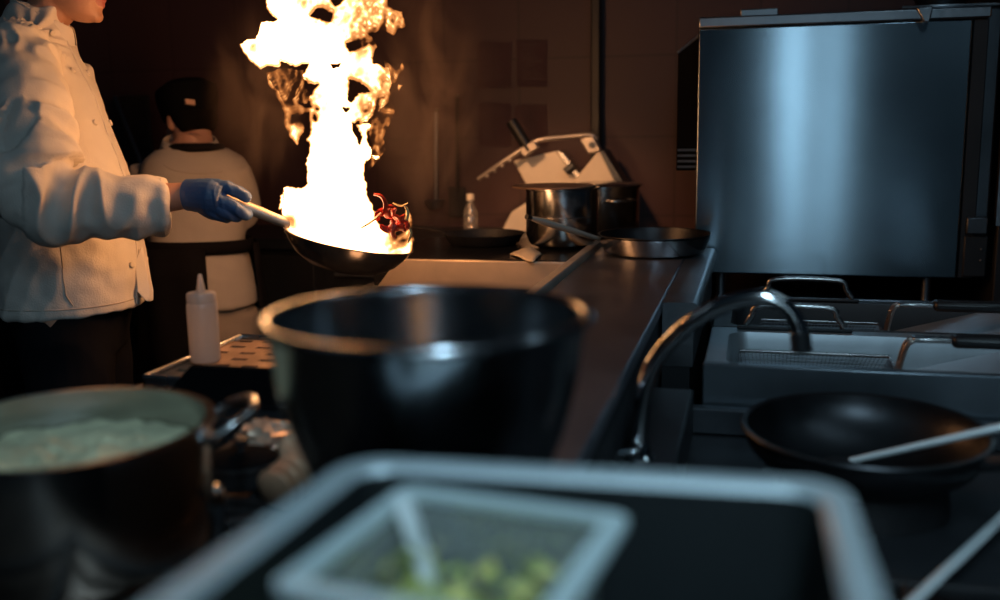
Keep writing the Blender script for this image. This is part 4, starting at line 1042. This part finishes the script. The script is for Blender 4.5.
for j in range(NY):
    for i in range(NX):
        if not m2[j, i]: continue
        edge = dist[j, i] <= st_ * 1.01
        px, py = xs[i], ys[j]; wob = .02 * nz(px, py, .03, 40) * min(1, max(0, (225 - py) / 40))
        base_d = 2.262 + wob
        r = ray(px, py)
        for sd in (0, 1):
            if edge and sd == 1: idx[1, j, i] = idx[0, j, i]; continue
            d = base_d + (-1 if sd == 0 else 1) * (0 if edge else thick[j, i])
            idx[sd, j, i] = len(vv); vv.append(CAM + r * 2.262 + viewv * (d - 2.262)); hh.append(heat[j, i]); dd_.append(dist[j, i])
ff = []
for sd in (0, 1):
    for j in range(NY - 1):
        for i in range(NX - 1):
            q_ = (idx[sd, j, i], idx[sd, j, i + 1], idx[sd, j + 1, i + 1], idx[sd, j + 1, i])
            if min(q_) < 0: continue
            if sd == 1 and q_ == (idx[0, j, i], idx[0, j, i + 1], idx[0, j + 1, i + 1], idx[0, j + 1, i]): continue
            ff.append(q_ if sd == 0 else q_[::-1])
me = bpy.data.meshes.new('flame'); fo = pc.copy(); me.from_pydata([tuple(p - fo) for p in vv], [], [tuple(int(k) for k in f) for f in ff])
at_ = me.attributes.new('fire_heat', 'FLOAT', 'POINT'); at_.data.foreach_set('value', np.array(hh, dtype=np.float32))
at_ = me.attributes.new('fire_edge', 'FLOAT', 'POINT'); at_.data.foreach_set('value', np.array(dd_, dtype=np.float32))
m = bpy.data.materials.new('fire'); m.use_nodes = True; nt = m.node_tree; nt.nodes.clear(); N = nt.nodes.new; Lk = nt.links.new
out = N('ShaderNodeOutputMaterial'); em = N('ShaderNodeEmission'); tr_ = N('ShaderNodeBsdfTransparent'); mx = N('ShaderNodeMixShader')
ah = N('ShaderNodeAttribute'); ah.attribute_name = 'fire_heat'; ae = N('ShaderNodeAttribute'); ae.attribute_name = 'fire_edge'
cr_ = N('ShaderNodeValToRGB'); el_ = cr_.color_ramp.elements
el_[0].position = 0; el_[0].color = (.20, .05, .012, 1); el_[1].position = 1; el_[1].color = (1, .5, .22, 1)
for p_, c_ in ((.25, (.62, .19, .045, 1)), (.5, (.95, .36, .10, 1)), (.8, (1, .47, .17, 1))):
    e_ = el_.new(p_); e_.color = c_
Lk(ah.outputs['Fac'], cr_.inputs['Fac']); Lk(cr_.outputs['Color'], em.inputs['Color'])
mm_ = N('ShaderNodeMath'); mm_.operation = 'POWER'; mm_.inputs[1].default_value = 6.0; Lk(ah.outputs['Fac'], mm_.inputs[0])
m3 = N('ShaderNodeMath'); m3.operation = 'MULTIPLY_ADD'; m3.inputs[1].default_value = 11.0; m3.inputs[2].default_value = .95; Lk(mm_.outputs[0], m3.inputs[0]); Lk(m3.outputs[0], em.inputs['Strength'])
ea = N('ShaderNodeMapRange'); ea.inputs['From Min'].default_value = .3; ea.inputs['From Max'].default_value = 1.6; Lk(ae.outputs['Fac'], ea.inputs['Value'])
ha = N('ShaderNodeMapRange'); ha.inputs['From Min'].default_value = .08; ha.inputs['From Max'].default_value = .45; ha.inputs['To Min'].default_value = .04; Lk(ah.outputs['Fac'], ha.inputs['Value'])
mu = N('ShaderNodeMath'); mu.operation = 'MULTIPLY'; Lk(ea.outputs[0], mu.inputs[0]); Lk(ha.outputs[0], mu.inputs[1])
Lk(mu.outputs[0], mx.inputs[0]); Lk(tr_.outputs[0], mx.inputs[1]); Lk(em.outputs[0], mx.inputs[2]); Lk(mx.outputs[0], out.inputs['Surface'])
flm = finish(me, 'flame', m, None, fo, sharp=0)
tag(flm, 'tall white hot fire with orange tips leaping up from the saute pan', 'flame')

# ------------------------------------------------------------------ smoke right of the flame
m = bpy.data.materials.new('brown_smoke'); m.use_nodes = True; nt = m.node_tree; nt.nodes.clear(); N = nt.nodes.new; Lk = nt.links.new
out = N('ShaderNodeOutputMaterial'); vol = N('ShaderNodeVolumePrincipled'); tc = N('ShaderNodeTexCoord'); n_ = N('ShaderNodeTexNoise'); n_.inputs['Scale'].default_value = 8; n_.inputs['Detail'].default_value = 6; n_.inputs['Distortion'].default_value = 1.4
mpn = N('ShaderNodeMapping'); mpn.inputs['Scale'].default_value = (1, 1, .6); Lk(tc.outputs['Object'], mpn.inputs['Vector']); Lk(mpn.outputs[0], n_.inputs['Vector'])
mr2 = N('ShaderNodeMapRange'); mr2.inputs['From Min'].default_value = .40; mr2.inputs['From Max'].default_value = .72; mr2.inputs['To Max'].default_value = 7.5
Lk(n_.outputs['Fac'], mr2.inputs['Value'])
vs1 = N('ShaderNodeVectorMath'); vs1.operation = 'SUBTRACT'; vs1.inputs[1].default_value = (.5, .5, .5); Lk(tc.outputs['Generated'], vs1.inputs[0])
vs2 = N('ShaderNodeVectorMath'); vs2.operation = 'LENGTH'; Lk(vs1.outputs[0], vs2.inputs[0])
fo_ = N('ShaderNodeMapRange'); fo_.interpolation_type = 'SMOOTHSTEP'; fo_.inputs['From Min'].default_value = .08; fo_.inputs['From Max'].default_value = .48; fo_.inputs['To Min'].default_value = 1; fo_.inputs['To Max'].default_value = 0; Lk(vs2.outputs['Value'], fo_.inputs['Value'])
ml = N('ShaderNodeMath'); ml.operation = 'MULTIPLY'; Lk(mr2.outputs[0], ml.inputs[0]); Lk(fo_.outputs[0], ml.inputs[1]); Lk(ml.outputs[0], vol.inputs['Density']); vol.inputs['Color'].default_value = (.62, .46, .38, 1); vol.inputs['Anisotropy'].default_value = .2
Lk(vol.outputs[0], out.inputs['Volume'])
for (px, py, d, rx, ry), lab in (((428, 105, 2.55, .20, .46), 'thin brown smoke drifting up between the tall fire and the wall notices'), ((256, 95, 2.6, .17, .30), 'faint smoke drifting between the rear chef and the tall fire')):
    c = at_d(px, py, d); o = MB().ball(c, (rx, .14, ry), seg=24).build('smoke', m, origin=c, sharp=0); tag(o, lab, 'smoke', kind='stuff')

# ------------------------------------------------------------------ rear chef
D2 = 3.28
vh = V((ray(195, 150).x, ray(195, 150).y, 0)).normalized(); rt = V((vh.y, -vh.x, 0))
TB = [(345, 204, .185, .15), (304, 203, .178, .145), (270, 200, .165, .135), (244, 198, .152, .125), (220, 197, .160, .125), (195, 197, .172, .125), (172, 196, .178, .115), (158, 194, .158, .09), (149, 192, .115, .07), (141, 191, .078, .06)]
cb = [at_d(x, y, D2) for y, x, b_, a in TB]
org2 = V((cb[1].x, cb[1].y, 0))
hfw = (vh * .95 - rt * .35 - up * .25).normalized(); hrt = hfw.cross(up).normalized(); hup = hrt.cross(hfw); RB = Matrix((hrt, hfw, hup)).transposed()
hb = at_d(190, 121, D2 + .05)
body = MB(); head(body, hb, RB, .98)
nkb = cb[-1]
body.tube([hb + RB @ V((0, -.03, -.03)), hb + RB @ V((0, -.04, -.09)), nkb + up * .01, nkb - up * .06], [.052, .052, .056, .065], 20)
body.loft([ring(c_, rt, vh, b_ * .8, a * .8) for c_, (y, x, b_, a) in zip(cb[1:], TB[1:])])
arms = []
for s, sh_, el2, wr2 in ((-1, (149, 170), (141, 212), None), (1, (232, 168), (242, 212), None)):
    S = at_d(*sh_, D2 + .0); E_ = at_d(*el2, D2 + .05); Wp = E_ + vh * .22 + up * .0 - rt * (s * .06); arms.append((S, E_, Wp))
    body.tube([S, E_, Wp], [.048, .042, .029], 16); hand(body, Wp, vh - rt * s * .2, up, .95, s)
hip2 = cb[1] + up * .02
for s in (1, -1):
    h0 = hip2 + rt * (.085 * s); kn = V((h0.x, h0.y, .38)) + vh * .03; an = V((h0.x, h0.y, .08))
    body.tube([h0, kn, an], [.082, .058, .042], 16); body.tube([an, an + vh * .06 - up * .04, an + vh * .15 - up * .055], [.04, .035, .022], 12)
me = remesh(body, .006, 3); shift(me, org2)
c2_ = finish(me, 'person', M['skin'], None, org2, sharp=0)
tag(c2_, 'person with back turned, in cream jacket, black cap and black apron', 'person')
for s in (-1, 1): MB().ball(hb + RB @ V((s * .032, .077, .012)), .0125, seg=12).build('eye', M['eye'], c2_)
hm = MB(); hm.loft([ring(hb + RB @ V((0, o_, z)), RB @ V((1, 0, 0)), RB @ V((0, 1, 0)), w, d_, 28) for z, w, o_, d_ in ((-.05, .058, -.062, .028), (-.015, .073, -.055, .05), (.03, .079, -.03, .078), (.06, .08, -.01, .095), (.09, .07, -.006, .085), (.12, .02, -.01, .03))])
me = remesh(hm, .007, 3); shift(me, org2); finish(me, 'hair', M['hair'], c2_, org2, sharp=0)
# cap
kb = MB(); CR = [(.012, .082, .104), (.035, .088, .11), (.075, .096, .115), (.105, .094, .11), (.122, .07, .085), (.126, .03, .04)]
kb.loft([ring(hb + RB @ V((0, -.006, z)), RB @ V((1, 0, 0)), RB @ V((0, 1, 0)), w, d_, 32) for z, w, d_ in CR])
cpo = kb.build('cap', M['cap'], c2_)
tp = at_d(190, 107, D2 - .09); tq = RC @ V((1, 0, 0))
q_ = [hb + RB @ V((x, -.12, z)) for x, z in ((-.050, .026), (-.020, .022), (-.020, .038), (-.050, .042))]
MB().prism([p - hfw * .002 for p in q_], hfw * .01).build('cap_tag', M['tag'], cpo)
# jacket
jk = MB(); jk.loft([ring(c_, rt, vh, b_, a, 36) for c_, (y, x, b_, a) in zip(cb[1:-1], TB[1:-1])])
for S, E_, Wp in arms: jk.tube([S + up * .0, S.lerp(E_, .5), E_, E_.lerp(Wp, .8)], [.058, .066, .06, .05], 20, smooth=3)
me = remesh(jk, .007, 6)
fold_disp(me, lambda p: .007 * mnoise.noise(V((p.x * 8 + p.z * 4, p.y * 8, p.z * 5))) + .006 * ridged(V((p.x * 6, p.y * 6, p.z * 13 + p.x * 5))) * max(.15, min(1, (1.05 - p.z) * 4)))
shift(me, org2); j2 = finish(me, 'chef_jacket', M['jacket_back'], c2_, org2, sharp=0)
def cring(z, b_, a, dz=.02):
    c_ = at_d(190, 143, D2); return [c_ + rt * b_ * math.cos(t) + vh * a * math.sin(t) + up * (z + dz * math.sin(t)) for t in [2 * PI * i / 36 for i in range(36)]]
MB().loft([cring(-.018, .098, .078), cring(.014, .085, .066), cring(.016, .080, .062), cring(-.012, .088, .07)], False).build('collar', M['jacket_back'], j2, sub=1)
ns = [at_d(x, y, D2 - .083 + .002 * abs(x - 193)) for x, y in ((161, 152), (168, 148.5), (180, 147), (195, 147.5), (208, 147.5), (221, 147), (226, 149))]
bvh2 = BVHTree.FromPolygons([v.co + org2 for v in j2.data.vertices], [tuple(p.vertices) for p in j2.data.polygons])
yk = [bvh2.find_nearest(at_d(x, y, D2 - .14)) for x, y in ((160, 158), (166, 163), (176, 167), (190, 169), (205, 168), (218, 164), (227, 158))]
MB().tube([a_[0] + a_[1] * .0008 for a_ in yk], .0022, 6, smooth=4).build('yoke_seam', M['jacket_back'], j2)
# apron: neck strap, waist tie, wrapped skirt
ap = MB()
ap.tube([at_d(x, y, D2 - .085 + .0016 * abs(x - 193)) for x, y in ((163, 149), (175, 147.5), (193, 147.5), (210, 147), (224, 146))], [.009, .013, .014, .013, .008], 10, smooth=4, flat=1)
ap.build('neck_strap', M['apron'], c2_)
ws = [(p - cb[3]) * 1.05 + cb[3] + up * .0 for p in ring(cb[3], rt, vh, .165, .138, 48)]
ws = [p + up * (.0 - .06 * ((p - cb[3]).dot(rt)) * .4) for p in ws]
MB().loft([[p + up * .022 for p in ws], [p + (p - cb[3]).normalized() * .004 for p in ws], [p - up * .02 for p in ws]], False).build('waist_tie', M['apron'], c2_, solid=.004)
skr = []
for z, gw in ((cb[3].z + .005, 0), (.80, .006), (.70, .014), (.58, .022), (.45, .03)):
    rgp = []
    for i in range(41):
        # opening at the back right: angles measured from rt towards vh; back centre is -90 deg
        a = math.radians(-27 + 303 * i / 40); b0, a0 = .190 + gw, .166 + gw
        cc_ = V((cb[2].x, cb[2].y, z))
        rgp.append(cc_ + rt * (b0 * math.cos(a)) + vh * (a0 * math.sin(a)) + (rt * math.cos(a) + vh * math.sin(a)) * (.006 * math.sin(a * 9 + z * 5)))
    skr.append(rgp)
sk_ = MB(); sk_.loft(skr, False, closed=False); sk_.build('apron_skirt', M['apron'], c2_, solid=.003)
tm = MB(); tm.loft([ring(hip2 + up * z, rt, vh, w, d, 28) for z, w, d in ((-.13, .155, .115), (0, .16, .125), (.08, .15, .12))])
for s in (1, -1):
    h0 = hip2 + rt * (.085 * s) - up * .05; kn = V((h0.x, h0.y, .38)) + vh * .02; an = V((h0.x, h0.y, .085)); tm.tube([h0, kn, an], [.098, .085, .075], 18, smooth=3)
me = remesh(tm, .009, 4); fold_disp(me, lambda p: .006 * ridged(p * 9)); shift(me, org2); finish(me, 'trousers', M['khaki'], c2_, org2, sharp=0)
for s in (1, -1):
    an = V((hip2.x, hip2.y, 0)) + rt * (.085 * s)
    MB().loft([ring(an + vh * x + up * z, rt, up, w, h, 16) for x, z, w, h in ((-.075, .045, .02, .04), (-.05, .05, .042, .05), (.03, .05, .048, .05), (.10, .04, .052, .04), (.17, .03, .04, .03), (.195, .025, .015, .015))]).build('shoe', M['shoe'], c2_)

# ------------------------------------------------------------------ light
def area(name, loc, target, sx, sy, col, power):
    l = bpy.data.lights.new(name, 'AREA'); l.shape = 'RECTANGLE'; l.size = sx; l.size_y = sy; l.color = col; l.energy = power
    o = bpy.data.objects.new(name, l); COL.objects.link(o); o.location = V(loc)
    o.rotation_euler = (V(target) - V(loc)).to_track_quat('-Z', 'Y').to_euler(); return o
BL = (.55, .83, 1.0)
area('window_light', (.22, -1.6, 1.5), (.22, 2.85, 1.5), .12, 2.6, BL, 4)
area('window_light', (.50, -1.6, 1.5), (.50, 2.85, 1.5), .15, 2.6, BL, 2.4)
area('ceiling_tube', (.25, -.1, 2.2), (.0, .7, .9), .12, 1.0, BL, 4.4).data.spread = math.radians(85)
area('ceiling_tube', (-1.6, .6, 2.8), (-1.4, 1.8, 1.0), .12, 1.2, (.65, .85, 1.0), .35)
area('ceiling_tube', (.9, 1.6, 2.7), (.5, 2.0, .8), .12, 1.2, BL, 2.6)
for px, py, en in ((345, 200, 9), (335, 120, 12), (325, 40, 12), (325, -40, 8)):
    pl_ = bpy.data.lights.new('flame_glow', 'POINT'); pl_.color = (1, .40, .12); pl_.energy = en; pl_.shadow_soft_size = .06
    po_ = bpy.data.objects.new('flame_glow', pl_); COL.objects.link(po_); po_.location = at_d(px, py, 2.262)
sl_ = bpy.data.lights.new('slicer_fill', 'SPOT'); sl_.color = (1, .47, .2); sl_.energy = 62; sl_.spot_size = math.radians(38); sl_.spot_blend = .8; sl_.shadow_soft_size = .08  # added unseen spot that brightens the slicer and back counter
so2 = bpy.data.objects.new('slicer_fill', sl_); COL.objects.link(so2); so2.location = (-1.05, 2.35, 1.95); so2.rotation_euler = (V((-.76, 3.4, 1.0)) - so2.location).to_track_quat('-Z', 'Y').to_euler()
bl_ = bpy.data.lights.new('pan_fill', 'POINT'); bl_.color = (1, .5, .22); bl_.energy = .15; bl_.shadow_soft_size = .03  # added fill light to lift the underside of the saute pan
bo_ = bpy.data.objects.new('pan_fill', bl_); COL.objects.link(bo_); bo_.location = (-.80, 1.93, .88)
w = bpy.data.worlds.new('World'); sc.world = w; w.use_nodes = True
w.node_tree.nodes['Background'].inputs[0].default_value = (.25, .5, .8, 1); w.node_tree.nodes['Background'].inputs[1].default_value = .010
sc.view_settings.view_transform = 'Standard'; sc.view_settings.look = 'None'; sc.view_settings.exposure = 0
sc.cycles.use_denoising = True; sc.cycles.max_bounces = 6; sc.cycles.transparent_max_bounces = 12; sc.cycles.volume_bounces = 0
sc.cycles.sample_clamp_indirect = 20; sc.cycles.caustics_reflective = False; sc.cycles.caustics_refractive = False
